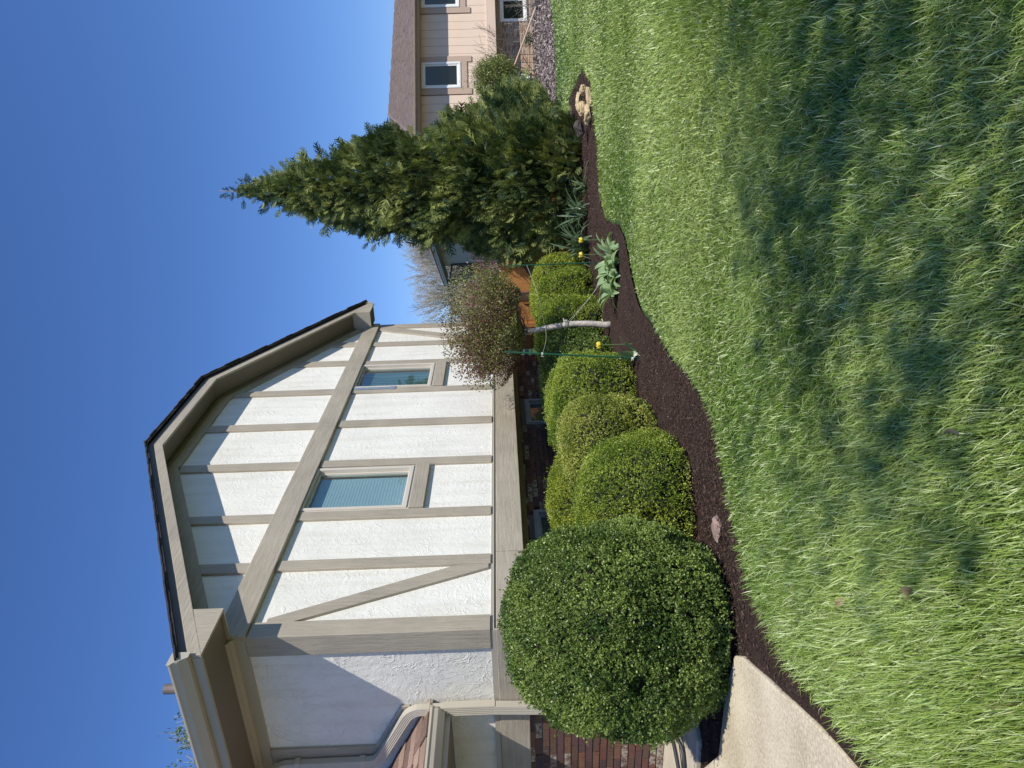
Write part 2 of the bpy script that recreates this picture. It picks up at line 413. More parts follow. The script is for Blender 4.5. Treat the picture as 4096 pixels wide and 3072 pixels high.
def sheet(name, poly, z, mat, step=None, amp=0.0, seed=1):
    """a fine grid clipped to an outline, gently uneven"""
    me = bpy.data.meshes.new(name); bm = bmesh.new()
    vs = [bm.verts.new((x, y, 0)) for x, y in poly]; bm.faces.new(vs)
    xs = [p[0] for p in poly]; ys = [p[1] for p in poly]
    if step:
        for ax, lo, hi in ((0, min(xs), max(xs)), (1, min(ys), max(ys))):
            t = lo + step
            while t < hi:
                co = [0, 0, 0]; no = [0, 0, 0]; co[ax] = t; no[ax] = 1
                bmesh.ops.bisect_plane(bm, geom=bm.verts[:] + bm.edges[:] + bm.faces[:], plane_co=co, plane_no=no); t += step
    bmesh.ops.triangulate(bm, faces=bm.faces[:])
    P = np.array([v.co[:] for v in bm.verts]); h = np.zeros(len(P))
    if amp: h = amp * (SNoise(seed, 2.5)(P) * 0.6 + SNoise(seed + 1, 9)(P) * 0.4)
    for v, q in zip(bm.verts, h): v.co.z = z + q
    bmesh.ops.recalc_face_normals(bm, faces=bm.faces[:])
    for f in bm.faces:
        if f.normal.z < 0: f.normal_flip()
    bm.to_mesh(me); bm.free(); me.materials.append(mat)
    me.polygons.foreach_set('use_smooth', [True] * len(me.polygons))
    o = bpy.data.objects.new(name, me); COL.objects.link(o); o['kind'] = 'structure'; return o
LAWNPOLY = [(-40, -20), (60, -20), (60, 60), (-40, 60)]
lawnm = simple('lawn_thatch', (0.035, 0.075, 0.014), 0.95, 12, 0.5, 0.5, 90)
sheet('lawn', LAWNPOLY, -0.006, lawnm)
sheet('mulch_bed', BED, 0.014, MULCH, 0.16, 0.010, 5)
sheet('gravel_mulch_strip', NBED, 0.02, OLDMULCH, 0.5, 0.012, 8)
walk = MB().prism(WALK, 'xy', -0.05, 0.042).build('walkway', CONC, bevel=0.012); walk['kind'] = 'structure'
SLAB = [(-4.4, 6.45), (-3.5, 6.10), (-3.15, 5.72), (-2.82, 5.62), (-2.5, 5.9), (-2.6, 6.35), (-3.3, 6.85), (-4.4, 7.3)]
slab = MB().prism(SLAB, 'xy', -0.05, 0.05).build('entry_slab', CONCS, bevel=0.01); slab['kind'] = 'structure'

# ------------------------------------------------------------------ the house
AX = Vector((0.40915, 0.91247, 0)); BX = Vector((-0.91247, 0.40915, 0)); C0 = Vector((-2.0985, 6.2326, 0))
HR = math.atan2(AX.y, AX.x)
def HW(x, y, z=0): return C0 + AX * x + BX * y + Vector((0, 0, z))
def HL(p):
    q = Vector(p) - C0; return (q.dot(AX), q.dot(BX), p[2])
house = thing('half_timbered_house', 'white stucco house with taupe half timbering, clipped gable roof and dark brick below the overhang', 'house', C0, HR)
WL = 7.9                                            # length of the gable side
RB = [(-0.55, 3.84), (2.89, 5.565), (4.86, 5.61), (8.22, 3.84)]    # underside of the rake boards
def rb(x):
    for (a, za), (b, zb) in zip(RB, RB[1:]):
        if x <= b or b == RB[-1][0]: return za + (zb - za) * (x - a) / (b - a)
def along(x0, x1, lo, hi, y0, y1, name, mat, parent, **kw):
    """board following the rake line between x0 and x1, one mesh per straight run"""
    xs = [x0] + [p[0] for p in RB if x0 < p[0] < x1] + [x1]; out = []
    for a, b in zip(xs, xs[1:]):
        a2, b2 = a + 0.001, b - 0.001
        out.append(MB().prism([(a2, rb(a) + lo), (b2, rb(b) + lo), (b2, rb(b) + hi), (a2, rb(a) + hi)], 'xz', y0, y1).build(name, mat, parent, **kw))
    return out
W1 = (1.85, 2.785, 2.545, 3.765); W2 = (5.085, 6.02, 2.54, 3.76)
# gable wall with window openings
g = MB()
for x0, x1, z0, z1 in ((0, W1[0], 1.635, 3.765), (W1[1], W2[0], 1.635, 3.765), (W2[1], WL, 1.635, 3.765),
                       (W1[0], W1[1], 1.635, W1[2]), (W2[0], W2[1], 1.635, W2[2])):
    g.box(x0, x1, 0, 0.14, z0, z1)
g.prism([(0, 3.766), (WL, 3.766), (WL, rb(WL) + 0.03), (4.86, 5.64), (2.89, 5.595), (0, rb(0) + 0.03)], 'xz', 0.0, 0.14)
gable = g.build('gable_wall', STUCCO, house)
# front wall (looks down the walk), rear walls
fwall = MB().box(0.0, 0.14, 0.141, 9.0, 1.64, 3.86).build('front_wall', STUCCO_F, house)
MB().box(WL - 0.14, WL, 0.141, 9.0, 1.64, 3.86).build('rear_wall', STUCCO, house)
MB().box(0.0, WL, 9.0, 9.14, 0.0, 3.86).build('far_wall', STUCCO, house)
# timbers on the gable wall
def board(x0, x1, z0, z1, proud=0.032, name='stud', mat=None, par=None, ext=0.0):
    j = 0.004
    return MB().prism([(x0, z0), (x1 + random.uniform(-j, j), z0), (x1 + random.uniform(-j, j), z1), (x0, z1)], 'xz', -proud, -0.0005).build(name, mat or WOOD['z'], par or gable, bevel=0.005)
LOW = [(0.864, 1.012), (1.70, 1.849), (2.80, 2.955), (3.86, 4.035), (4.945, 5.083), (6.022, 6.165), (6.87, 7.03)]
for a, b in LOW:
    board(a, b, 1.64, 3.718)
UP = [(0.85, 0.995), (1.69, 1.83), (2.79, 2.95), (3.84, 4.005), (4.94, 5.10), (6.04, 6.22), (6.89, 7.06)]
for a, b in UP:
    MB().prism([(a, 3.983), (b, 3.983), (b, rb(b) - 0.118), (a, rb(a) - 0.118)], 'xz', -0.032, -0.0005).build('upper_stud', WOOD['z'], gable, bevel=0.005)
board(-0.032, 0.153, 1.64, 3.716, 0.034, 'corner_board'); board(7.76, 7.93, 1.64, 3.716, 0.034, 'corner_board')
# belt board: two lengths, jointed
for a, b in ((-0.045, 3.86), (3.863, 7.93)):
    MB().prism([(a, 3.72), (b, 3.72), (b, 3.98), (a, 3.98)], 'xz', -0.062, -0.001).build('belt_board', WOOD['x'], gable, bevel=0.008)
# braces
def brace(p, q, w, y=-0.033):
    d = Vector((q[0] - p[0], 0, q[1] - p[1])).normalized(); n = Vector((-d.z, 0, d.x)) * w / 2
    P = [(p[0] + n.x, p[1] + n.z), (p[0] - n.x, p[1] - n.z), (q[0] - n.x, q[1] - n.z), (q[0] + n.x, q[1] + n.z)]
    return P
MB().prism([(0.156, 3.36), (0.156, 3.60), (0.20, 3.60), (0.861, 1.95), (0.861, 1.66), (0.80, 1.66)], 'xz', -0.030, -0.001).build('brace', WOOD['z'], gable, bevel=0.004)
MB().prism([(7.757, 3.715), (7.66, 3.715), (7.033, 2.10), (7.033, 1.74), (7.10, 1.78), (7.757, 3.42)], 'xz', -0.030, -0.001).build('brace', WOOD['z'], gable, bevel=0.004)
# window heads and sills
for w in (W1, W2):
    MB().box(w[0] + 0.002, w[1] - 0.002, -0.05, -0.001, w[2] - 0.165, w[2] - 0.003).build('sill_board', WOOD['x'], gable, bevel=0.006)
def house_window(w, blind, name='window', depth=0.0, fr=SASH, y0=0.0, inner=BLIND):
    x0, x1, z0, z1 = w
    f = MB()
    for k, (i, pr, bk) in enumerate(((0.0, -0.022, 0.10), (0.022, -0.036, 0.08))):
        t = 0.022 if k == 0 else 0.045
        for a in ((x0 + i, x0 + i + t, z0 + i, z1 - i), (x1 - i - t, x1 - i, z0 + i, z1 - i), (x0 + i + t, x1 - i - t, z0 + i, z0 + i + t), (x0 + i + t, x1 - i - t, z1 - i - t, z1 - i)):
            f.box(a[0], a[1], y0 + pr, y0 + bk, a[2], a[3])
    fo = f.build(name, fr, house, bevel=0.004)
    s = MB(); i = 0.069; t = 0.02
    for a in ((x0 + i, x0 + i + t, z0 + i, z1 - i), (x1 - i - t, x1 - i, z0 + i, z1 - i), (x0 + i + t, x1 - i - t, z0 + i, z0 + i + t), (x0 + i + t, x1 - i - t, z1 - i - t, z1 - i)):
        s.box(a[0], a[1], y0 + 0.012, y0 + 0.06, a[2], a[3])
    s.build('sash', fr, fo, bevel=0.003)
    i = 0.087
    MB().box(x0 + i, x1 - i, y0 + 0.034, y0 + 0.040, z0 + i, z1 - i).build('pane', GLASS, fo)
    rb_ = MB()
    rb_.box(x0 + 0.02, x1 - 0.02, y0 + 0.60, y0 + 0.62, z0, z1)
    for bx in ((x0 - 0.02, x0 + 0.0), (x1, x1 + 0.02)): rb_.box(bx[0], bx[1], y0 + 0.141, y0 + 0.62, z0, z1)
    rb_.box(x0, x1, y0 + 0.141, y0 + 0.62, z0 - 0.02, z0 - 0.001); rb_.box(x0, x1, y0 + 0.141, y0 + 0.62, z1 + 0.001, z1 + 0.02)
    rb_.build('room_recess', ROOM, fo)
    if blind == 'slats':
        sl = MB(); z = z0 + 0.10
        while z < z1 - 0.12:
            sl.prism([(y0 + 0.080, z), (y0 + 0.0825, z + 0.037), (y0 + 0.0845, z + 0.036), (y0 + 0.082, z - 0.001)], 'yz', x0 + 0.10, x1 - 0.10); z += 0.0355
        sl.build('blind_slats', BLIND, fo, kind='stuff')
    elif blind == 'panel':
        MB().box(x0 + 0.07, x1 - 0.07, y0 + 0.10, y0 + 0.115, z0 + 0.07, z1 - 0.07).build('panel', TEAL, fo)
    return fo
house_window(W1, 'slats'); w2o = house_window(W2, 'panel')
# silver tape stuck down the near jamb of the second window
tp = MB(); tp.box(5.02, 5.10, -0.0385, -0.0365, 3.10, 3.70, jit=0.0015); tp.box(5.01, 5.11, -0.041, -0.039, 3.08, 3.15, jit=0.002)
tp.build('tape_strip', TAPE, w2o)
# drip strip and band board under the stucco
MB().box(-0.012, WL + 0.02, -0.014, -0.0008, 1.608, 1.638).build('drip_strip', TAUPE_S, gable)
for a, b in ((-0.03, 1.04), (1.043, 4.78), (4.783, WL + 0.03)):
    MB().prism([(a, 1.318), (b, 1.318), (b, 1.592), (a, 1.592)], 'xz', -0.030 if a != 1.043 else -0.034, 0.02).build('band_board', WOOD['x'], gable, bevel=0.006)
MB().box(0.03, WL - 0.03, 0.021, 0.62, 1.322, 1.634).build('overhang_floor', DARKTRIM_SHADE, house)
# roof edge: rake boards, trims, soffit, frieze
roof = MB()
PT = [(x, z + 0.172) for x, z in [(-0.60, rb(-0.6) if False else 3.815)] + RB[1:3] + [(8.27, 3.815)]]
roof.prism([(-0.60, 3.985), (2.89, 5.737), (2.89, 5.757), (-0.60, 4.005)], 'xz', -0.40, 9.4)
roof.prism([(4.86, 5.782), (8.28, 3.98), (8.28, 4.0), (4.86, 5.802)], 'xz', -0.40, 9.4)
# hipped clip at the top and the ridge behind it
e = 0.0
roof.poly([(2.89, -0.40, 5.757), (4.86, -0.40, 5.802), (3.9, 1.5, 6.27)]); roof.poly([(2.89, -0.40, 5.737), (4.86, -0.40, 5.782), (4.86, -0.40, 5.802), (2.89, -0.40, 5.757)])
roof.poly([(2.89, -0.40, 5.757), (3.9, 1.5, 6.27), (3.9, 9.4, 6.27), (2.89, 9.4, 5.757)]); roof.poly([(4.86, -0.40, 5.802), (3.9, 1.5, 6.27), (3.9, 9.4, 6.27), (4.86, 9.4, 5.802)])
ro = roof.build('roof', DKSHING, house)
along(-0.55, 8.22, 0.0, 0.106, -0.362, -0.328, 'rake_board', WOOD['x'], ro, bevel=0.005)
along(-0.55, 8.22, 0.108, 0.168, -0.358, -0.325, 'drip_board', DARKTRIM_SHADE, ro)  # board coloured dark to imitate the shadow of the shingle overhang
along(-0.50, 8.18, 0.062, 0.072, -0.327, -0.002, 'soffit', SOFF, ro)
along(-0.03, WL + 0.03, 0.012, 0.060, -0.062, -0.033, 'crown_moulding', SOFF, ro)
along(0.0, WL, -0.118, 0.060, -0.032, -0.0005, 'frieze_board', WOOD['x'], ro)
# shingle ends along the rakes, slightly ragged
def shingle_mesh(w, d, seed):
    random.seed(seed); s = MB(); j = lambda k: random.uniform(-k, k)
    s.prism([(0, 0), (w, 0.0), (w + j(0.01), 0.013), (w * 0.5, 0.014 + j(.002)), (j(0.005), 0.012)], 'xz', j(0.008), d + j(0.008)); return s.mesh('shingle', [DKSHING])
SM = [shingle_mesh(0.15, 0.32, i) for i in range(4)]
for (xa, za), (xb, zb) in (((-0.63, 3.992), (2.89, 5.759)), ((2.89, 5.759), (4.86, 5.804)), ((4.86, 5.804), (8.30, 3.992))):
    L = math.hypot(xb - xa, zb - za); n = int(L / 0.142); ang = math.atan2(zb - za, xb - xa)
    for i in range(n):
        t = i / n
        put('shingle', random.choice(SM), ro, (xa + (xb - xa) * t, -0.412 + random.uniform(-.006, .006), za + (zb - za) * t + 0.0015), (0, -ang + random.uniform(-.02, .05), 0))
# boxed returns at both ends of the gable
def ret(xe, xi, s):
    zi = rb(xi)
    MB().prism([(xe, 3.845), (xi, 3.845), (xi, zi - 0.002)], 'xz', -0.360, -0.334).build('return_board', WOOD['z'], ro)
    x2 = xi - s * 0.022
    MB().prism([(-0.3335, 3.845), (-0.035, 3.845), (-0.035, zi + 0.05), (-0.3335, zi + 0.05)], 'yz', min(xi, x2), max(xi, x2)).build('return_end', TAUPE_S, ro)
ret(-0.55, -0.03, 1); ret(8.22, 7.70, -1)
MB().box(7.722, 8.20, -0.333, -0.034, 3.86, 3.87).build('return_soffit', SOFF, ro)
# front eave
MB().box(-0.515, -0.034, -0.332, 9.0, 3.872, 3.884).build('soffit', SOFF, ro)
MB().box(-0.548, -0.517, -0.327, 9.0, 3.850, 3.99).build('fascia_board', TAUPE_S, ro)
MB().box(-0.033, -0.001, 0.0, 9.0, 3.735, 3.871).build('frieze_board', TAUPE_S, ro)
MB().prism([(-0.034, 3.872), (-0.105, 3.872), (-0.09, 3.852), (-0.07, 3.848), (-0.055, 3.825), (-0.034, 3.82)], 'xz', -0.03, 9.0).build('crown_moulding', TAUPE_S, ro)
def gutter(parent, ax_pts, y0, y1, plane, name='gutter'):
    g_ = MB().prism(ax_pts, plane, y0, y1).build(name, ALU, parent, bevel=0.003); return g_
KP = [(-0.549, 3.905), (-0.60, 3.905), (-0.625, 3.94), (-0.645, 3.965), (-0.655, 4.0), (-0.668, 4.012), (-0.668, 4.03), (-0.655, 4.03), (-0.549, 4.03)]
KP = [(x, z + 0.02) for x, z in KP]
gu = gutter(ro, KP, -0.385, 9.0, 'xz')
MB().prism([(x * 1.0, z) for x, z in [(-0.545, 3.918), (-0.60, 3.918), (-0.655, 4.015), (-0.676, 4.03), (-0.676, 4.056), (-0.545, 4.056)]], 'xz', -0.389, -0.386).build('end_cap', ALU, gu)
KR = [(8.221, 3.90), (8.27, 3.90), (8.32, 3.99), (8.335, 4.02), (8.221, 4.02)]
gr = gutter(ro, KR, -0.37, 9.0, 'xz')
MB().prism([(8.22, 3.895), (8.275, 3.895), (8.325, 3.985), (8.342, 4.03), (8.22, 4.03)], 'xz', -0.375, -0.3715).build('end_cap', ALU, gr)
# vent pipe on the roof
vp = MB(); vp.tube([(0.05, 0.60, 4.1), (0.05, 0.60, 4.58)], 0.045, 20, True); vp.build('vent_pipe', PIPE, ro, smooth=False)
# front wall trims
def fboard(pts, x0, x1, name, mat): return MB().prism(pts, 'yz', x0, x1).build(name, mat, fwall, bevel=0.004)
fboard([(-0.031, 1.64), (0.183, 1.64), (0.183, 3.733), (-0.031, 3.733)], -0.034, -0.001, 'corner_board', WOOD['z'])
fboard([(1.325, 2.72), (1.50, 2.82), (1.50, 3.733), (1.325, 3.733)], -0.030, -0.001, 'stud', WOOD['z'])
fboard([(0.84, 2.40), (1.33, 2.66), (3.2, 3.66), (3.2, 3.73), (3.1, 3.733), (1.505, 2.865), (1.32, 2.752), (0.835, 2.475)], -0.027, -0.001, 'skirt_board', TAUPE_S)
fboard([(1.505, 2.98), (1.505, 2.88), (2.4, 3.733), (2.29, 3.733)], -0.026, -0.001, 'brace', WOOD['z'])
MB().box(-0.026, -0.001, -0.012, 9.0, 1.594, 1.638).build('drip_strip', TAUPE_S, fwall)
MB().box(-0.036, -0.001, -0.03, 1.83, 1.318, 1.592).build('band_board', WOOD['y'], fwall, bevel=0.006)
MB().box(-0.034, -0.001, 1.833, 9.0, 1.318, 1.592).build('band_board', WOOD['y'], fwall, bevel=0.006)
MB().box(0.02, 0.14, 0.62, 9.0, 1.0, 1.634).build('band_backing', DARKTRIM_SHADE, fwall)

# --- bricks
def brick_mesh(L, H, D, mat, seed):
    random.seed(seed); return MB().box(0, L, 0, D, 0, H, 0, 0.0022).mesh('brick', [mat])
BL, BH, BP = 0.1985, 0.0572, 0.0677
BM = [brick_mesh(BL, BH, 0.06, m_, 11 * i + k) for i, m_ in enumerate(BR) for k in range(2)]
BHM = [brick_mesh(0.094, BH, 0.06, m_, 91 * i) for i, m_ in enumerate(BR)]
wallb = MB().box(0.026, 0.12, 0.652, 9.0, 0.0, 1.318); wallb.box(0.126, WL, 0.652, 0.80, 0.0, 1.318)
bw = wallb.build('brick_wall', MORTAR, house)
MB().box(0.012, 0.024, 0.65, 9.0, 0.0, 0.055).build('footing', CONCS, bw)
random.seed(21); nb_ = 0; rest = MB()
for c in range(19):
    z = 0.06 + c * BP
    y = 0.63 - (0.104 if c % 2 else 0.0)
    k = 0
    while y < 2.35:
        if y < 0.6:
            put('brick', random.choice(BHM), bw, (0.012 - random.uniform(0, .004), 0.724, z), (0, 0, R_(90) + 0)); y += 0.2085; nb_ += 1; continue
        # front bricks run along local y, face at x about 0.01
        put('brick', random.choice(BM), bw, (0.069 + random.uniform(-.003, .002), y, z), (0, 0, R_(90))); nb_ += 1
        y += 0.2085
    while y < 8.8:
        rest.box(0.010, 0.07, y, y + BL, z, z + BH, random.randrange(6)); y += 0.2085
sel = []
for c in range(19):
    z = 0.06 + c * BP; x = 0.14 - (0.104 if c % 2 else 0)
    while x < WL - 0.2:
        hole = any(w[0] - 0.19 < x < w[1] + 0.0 and z < 1.16 for w in ((1.79, 2.64), (4.93, 5.80)))
        if not hole:
            if z > 0.88 and 0.9 < x < 7.0 and nb_ < 298:
                put('brick', random.choice(BM), bw, (x, 0.60 + random.uniform(-.003, .002), z)); nb_ += 1
            else: rest.box(x, x + BL, 0.598, 0.651, z, z + BH, random.randrange(6))
        x += 0.2085
rest.build('bricks', BR, bw, kind='stuff')
for w in ((1.79, 2.64, 0.35, 1.155), (4.93, 5.80, 0.35, 1.145)):
    house_window(w, None, 'basement_window', fr=simple('grey_vinyl', (0.30, 0.30, 0.31), 0.5), y0=0.60)
MB().box(0.03, WL - 0.03, 0.565, 0.595, 1.235, 1.305).build('ledger_strip', simple('old_yellow_board', (0.28, 0.22, 0.10), 0.8), bw)
# --- small white vent elbow on the band
ve = MB(); ve.tube([(0.70, -0.034, 1.385), (0.70, -0.085, 1.385), (0.68, -0.10, 1.385), (0.48, -0.10, 1.385)], 0.036, 16, False)
ve.tube([(0.479, -0.10, 1.385), (0.72, -0.10, 1.385)], 0.031, 16, True, 1)
vv = ve.build('drain_elbow', [WHITEP, DARKTRIM_SHADE], house, smooth=True)
# --- downspouts (ribbed rectangular pipe)
def spout(pts, wdt, dep, name, parent, across=(0, 1, 0)):
    P = [Vector(p) for p in pts]; A = Vector(across); b = MB(); prof = []
    n = 5
    for i in range(n * 2 + 1):
        t = -1 + i / n; prof.append((t * wdt / 2, -dep / 2 - (0.004 if i % 2 else 0)))
    prof += [(wdt / 2, dep / 2), (-wdt / 2, dep / 2)]
    rings = []
    for i, p in enumerate(P):
        d = (P[min(i + 1, len(P) - 1)] - P[max(i - 1, 0)]).normalized()
        nrm = Vector((1, 0, 0)); side = d.cross(nrm).normalized(); nn = side.cross(d).normalized()
        rings.append([tuple(p + side * u + nn * w) for u, w in prof])
    k = len(prof); base = len(b.v)
    for r in rings: b.v += r
    for i in range(len(P) - 1):
        for j in range(k):
            j2 = (j + 1) % k; b.f.append((base + i * k + j, base + i * k + j2, base + (i + 1) * k + j2, base + (i + 1) * k + j)); b.m.append(0)
    b.f.append(tuple(range(base, base + k))); b.m.append(0); b.f.append(tuple(base + (len(P) - 1) * k + j for j in range(k))); b.m.append(0)
    return b.build(name, ALU, parent)
def bend(a, b, c, r=0.09, n=5):
    a, b, c = Vector(a), Vector(b), Vector(c); p = b + (a - b).normalized() * r; q = b + (c - b).normalized() * r
    out = []
    for i in range(n + 1):
        t = i / n; out.append((1 - t) ** 2 * p + 2 * t * (1 - t) * b + t * t * q)
    return out
xo = -0.078
A0 = (-0.40, 1.60, 3.87); A1 = (xo, 1.475, 3.66); A2 = (xo, 1.465, 2.745); A3 = (xo, 0.83, 2.385); A4 = (xo, 0.83, 1.63); A5 = (xo - 0.02, 0.845, 1.05); A6 = (xo - 0.02, 0.86, 0.15); A7 = (xo - 0.35, 0.86, 0.06)
pth = [Vector(A0)] + bend(A0, A1, A2) + bend(A1, A2, A3) + bend(A2, A3, A4, 0.10)[:] + [Vector((xo, 0.83, 2.0))]
spout(pth, 0.088, 0.06, 'downspout', house)
spout([Vector((xo, 0.83, 2.10)), Vector(A4)], 0.108, 0.07, 'downspout', house)
spout([Vector((xo - 0.004, 0.832, 1.635)), Vector(A5), Vector(A6)] , 0.10, 0.066, 'downspout', house)
for z in (3.46, 2.86):
    MB().box(xo - 0.038, xo + 0.034, 1.412, 1.522, z, z + 0.05).build('downspout_strap', ALU, house)
# --- entry porch roof that slopes down to the gutter
pr = thing('porch', 'low shingled entry porch roof with taupe gutter against the front stucco wall', 'porch', C0, HR)
deck = MB().prism([(0.86, 2.175), (3.1, 3.37), (3.1, 3.42), (0.80, 2.19), (0.80, 2.165)], 'yz', -1.9, -0.03).build('roof_deck', DKSHING, pr)
PS = []
for i in range(4):
    random.seed(50 + i); s = MB(); w = 0.24; j = lambda k: random.uniform(-k, k)
    s.prism([(0, 0), (0.24 + j(.01), 0), (0.24 + j(.01), 0.29), (0.12, 0.29), (0, 0.29)], 'xy', 0, 0.012 + 0.005 * (i % 2)); PS.append(s.mesh('shingle', [SHING]))
sl = math.atan2(1.23, 2.30)
random.seed(4)
for r in range(16):
    yy = 0.775 + r * 0.135 * math.cos(sl); zz = 2.196 + r * 0.135 * math.sin(sl)
    x = -1.9 + (r % 3) * 0.08
    while x < -0.26:
        put('shingle', random.choice(PS), deck, (x, yy + random.choice((0, 0, -0.02)), zz + 0.005 + random.uniform(0, .006)), (sl - 0.045, 0, 0)); x += 0.249
    put('shingle', random.choice(PS), deck, (-0.26, yy, zz + 0.005), (sl - 0.045, 0, 0))
MB().box(-1.88, -0.06, 0.86, 0.885, 2.03, 2.172).build('fascia_board', TAUPE_S, pr)
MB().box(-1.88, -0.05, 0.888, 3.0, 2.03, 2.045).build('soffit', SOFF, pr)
KG = [(0.859, 2.075), (0.815, 2.075), (0.79, 2.105), (0.765, 2.13), (0.755, 2.17), (0.742, 2.18), (0.742, 2.20), (0.859, 2.20)]
pg = MB().prism(KG, 'yz', -1.9, -0.12).build('gutter', ALU, pr, bevel=0.003)
MB().prism([(0.862, 2.07), (0.812, 2.07), (0.748, 2.168), (0.735, 2.18), (0.735, 2.21), (0.862, 2.21)], 'yz', -0.119, -0.112).build('end_cap', ALU, pg)
MB().box(-1.80, -1.68, 0.95, 1.07, 0.04, 2.03).build('post', WOOD['z'], pr)
MB().box(-1.80, -1.68, 2.75, 2.87, 0.04, 2.03).build('post', WOOD['z'], pr)

# ------------------------------------------------------------------ neighbour's house
NR = math.atan2(0.2236, 0.97468)
nh = thing('tan_neighbour_house', 'tan two storey house with vertical siding, white windows and brick base', 'house', (11.0, 25.7, 0), NR)
NXL, NXR = -2.45, 6.5
nw1 = (-0.53, 0.52, 2.655, 4.05); nw0 = (2.79, 3.84, 2.655, 4.05)
xg = 2.76
# local y runs away from us; facade face at y = 0
sw = MB().box(NXL, NXR, 0.05, 8.0, 1.36, 4.12).build('wall', NTRIM, nh)
random.seed(9)
x = NXL
while x < NXR:
    w = 0.333
    segs = [(1.712, 4.115)]
    a, b = x + 0.006, min(x + w - 0.006, NXR)
    for ww in (nw1, nw0):
        if b > ww[0] and a < ww[1]: segs = [(1.712, ww[2]), (ww[3], 4.115)]; 
    for z0, z1 in segs: MB().prism([(a, z0), (b, z0), (b, z1), (a, z1)], 'xz', 0.028 + random.uniform(-.002, .002), 0.052).build('siding_board', NSIDE, sw)
    x += w
MB().box(NXL, NXR, -0.005, 0.05, 1.365, 1.66).build('band_board', wood_paint('tan_band', (0.62, 0.48, 0.37), 'x', 0.15, 0.04), nh)
MB().box(NXL, NXR, 0.01, 0.05, 1.665, 1.712).build('sill_trim', NSIDE, nh)
def nwin(w, trim=True, nm='window', y0=0.0):
    x0, x1, z0, z1 = w; f = MB(); t = 0.085
    for a in ((x0, x0 + t, z0, z1), (x1 - t, x1, z0, z1), (x0 + t, x1 - t, z0, z0 + t), (x0 + t, x1 - t, z1 - t, z1)):
        f.box(a[0], a[1], y0 - 0.035, y0 + 0.06, a[2], a[3])
    fo = f.build(nm, WHITEV, nh, bevel=0.008)
    s = MB(); i = t; t2 = 0.055
    for a in ((x0 + i, x0 + i + t2, z0 + i, z1 - i), (x1 - i - t2, x1 - i, z0 + i, z1 - i), (x0 + i + t2, x1 - i - t2, z0 + i, z0 + i + t2), (x0 + i + t2, x1 - i - t2, z1 - i - t2, z1 - i)):
        s.box(a[0], a[1], y0 - 0.005, y0 + 0.04, a[2], a[3])
    s.build('sash', WHITEV, fo)
    MB().box(x0 + i + t2, x1 - i - t2, y0 + 0.012, y0 + 0.02, z0 + i + t2, z1 - i - t2).build('pane', NGLASS, fo)
    MB().box(x0 + i, x1 - i, y0 + 0.041, y0 + 0.049, z0 + i, z1 - i).build('dark_interior', ROOM, fo)
    return fo
for w in (nw1, nw0):
    nwin(w)
    m_ = NTRIM
    MB().box(w[0] - 0.24, w[0] - 0.004, -0.012, 0.03, 2.27, 4.11).build('side_trim', m_, nh)
    MB().box(w[1] + 0.004, w[1] + 0.24, -0.012, 0.03, 2.27, 4.11).build('side_trim', m_, nh)
    MB().box(w[0] - 0.002, w[1] + 0.002, -0.010, 0.03, 2.43, w[2] - 0.004).build('sill_board', m_, nh)
nl = ((2.71, 3.76, 0.18, 1.19), (-0.55, 0.46, 0.18, 1.19))
MB().box(NXL, NXR, 0.051, 0.85, 1.33, 1.359).build('overhang_floor', NSOF, nh)
nbw = MB().box(NXL, NXR, 0.78, 8.0, -0.10, 1.328).build('brick_wall', NMORTAR, nh)
for w in nl: nwin(w, False, 'basement_window', 0.73)
NM = [brick_mesh(0.203, 0.058, 0.07, m_, 5 * i) for i, m_ in enumerate(NBR)]
random.seed(77); cnt = 0; rest = MB()
for c in range(20):
    z = 0.005 + c * 0.068; x = NXL - (0.106 if c % 2 else 0)
    while x < NXR:
        if not any(w[0] - 0.12 < x + 0.0 < w[1] - 0.05 and w[2] - 0.06 < z < w[3] for w in nl):
            if 0.2 < x < 3.0 and cnt < 300: put('brick', random.choice(NM), nbw, (x, 0.725 + random.uniform(-.004, .003), z - 0.04)); cnt += 1
            else: rest.box(x, x + 0.203, 0.725, 0.78, z - 0.04, z + 0.018, random.randrange(4))
        x += 0.213
rest.build('bricks', NBR, nbw, kind='stuff')
# roof of the neighbour
nr = MB()
E0 = (-2.9, -0.80, 4.22); E1 = (7.6, -0.80, 4.22); PK = (1.55, 4.6, 5.98); Q = (7.0, 3.0, 5.35); B0 = (-2.6, 6.5, 5.0)
nr.poly([E0, E1, Q, PK]); nr.poly([E0, PK, (-0.9, 8.5, 5.85), (-2.75, 9, 4.3)])
nr.poly([PK, Q, (7.0, 9, 5.0), (-0.9, 8.5, 5.85)])
nro = nr.build('roof', NSHING, nh)
# courses of shingles, butt ends proud of the course below
random.seed(31); rs = MB()
sy = (PK[2] - E0[2]) / (PK[1] - E0[1]); rows = 34
for r in range(rows):
    t0 = r / rows; t1 = (r + 1.02) / rows
    y0 = E0[1] + (PK[1] - E0[1]) * t0; y1 = E0[1] + (PK[1] - E0[1]) * t1
    z0 = E0[2] + sy * (y0 - E0[1]); z1 = E0[2] + sy * (y1 - E0[1])
    xl = E0[0] + (PK[0] - E0[0]) * t0; xr = 7.6 - 0.6 * t0
    if t0 > 0.62: xr = min(xr, PK[0] + (Q[0] - PK[0]) * (1 - t0) / (1 - 0.62))
    x = xl + random.uniform(0, .1)
    while x < xr:
        w = random.uniform(0.14, 0.34); h = random.choice((0.012, 0.018, 0.024))
        xe = min(x + w - 0.006, xr)
        rs.poly([(x, y0, z0 + h), (xe, y0, z0 + h), (xe, y1, z1 + 0.004), (x, y1, z1 + 0.004)]); rs.poly([(x, y0, z0), (xe, y0, z0), (xe, y0, z0 + h), (x, y0, z0 + h)])
        x += w
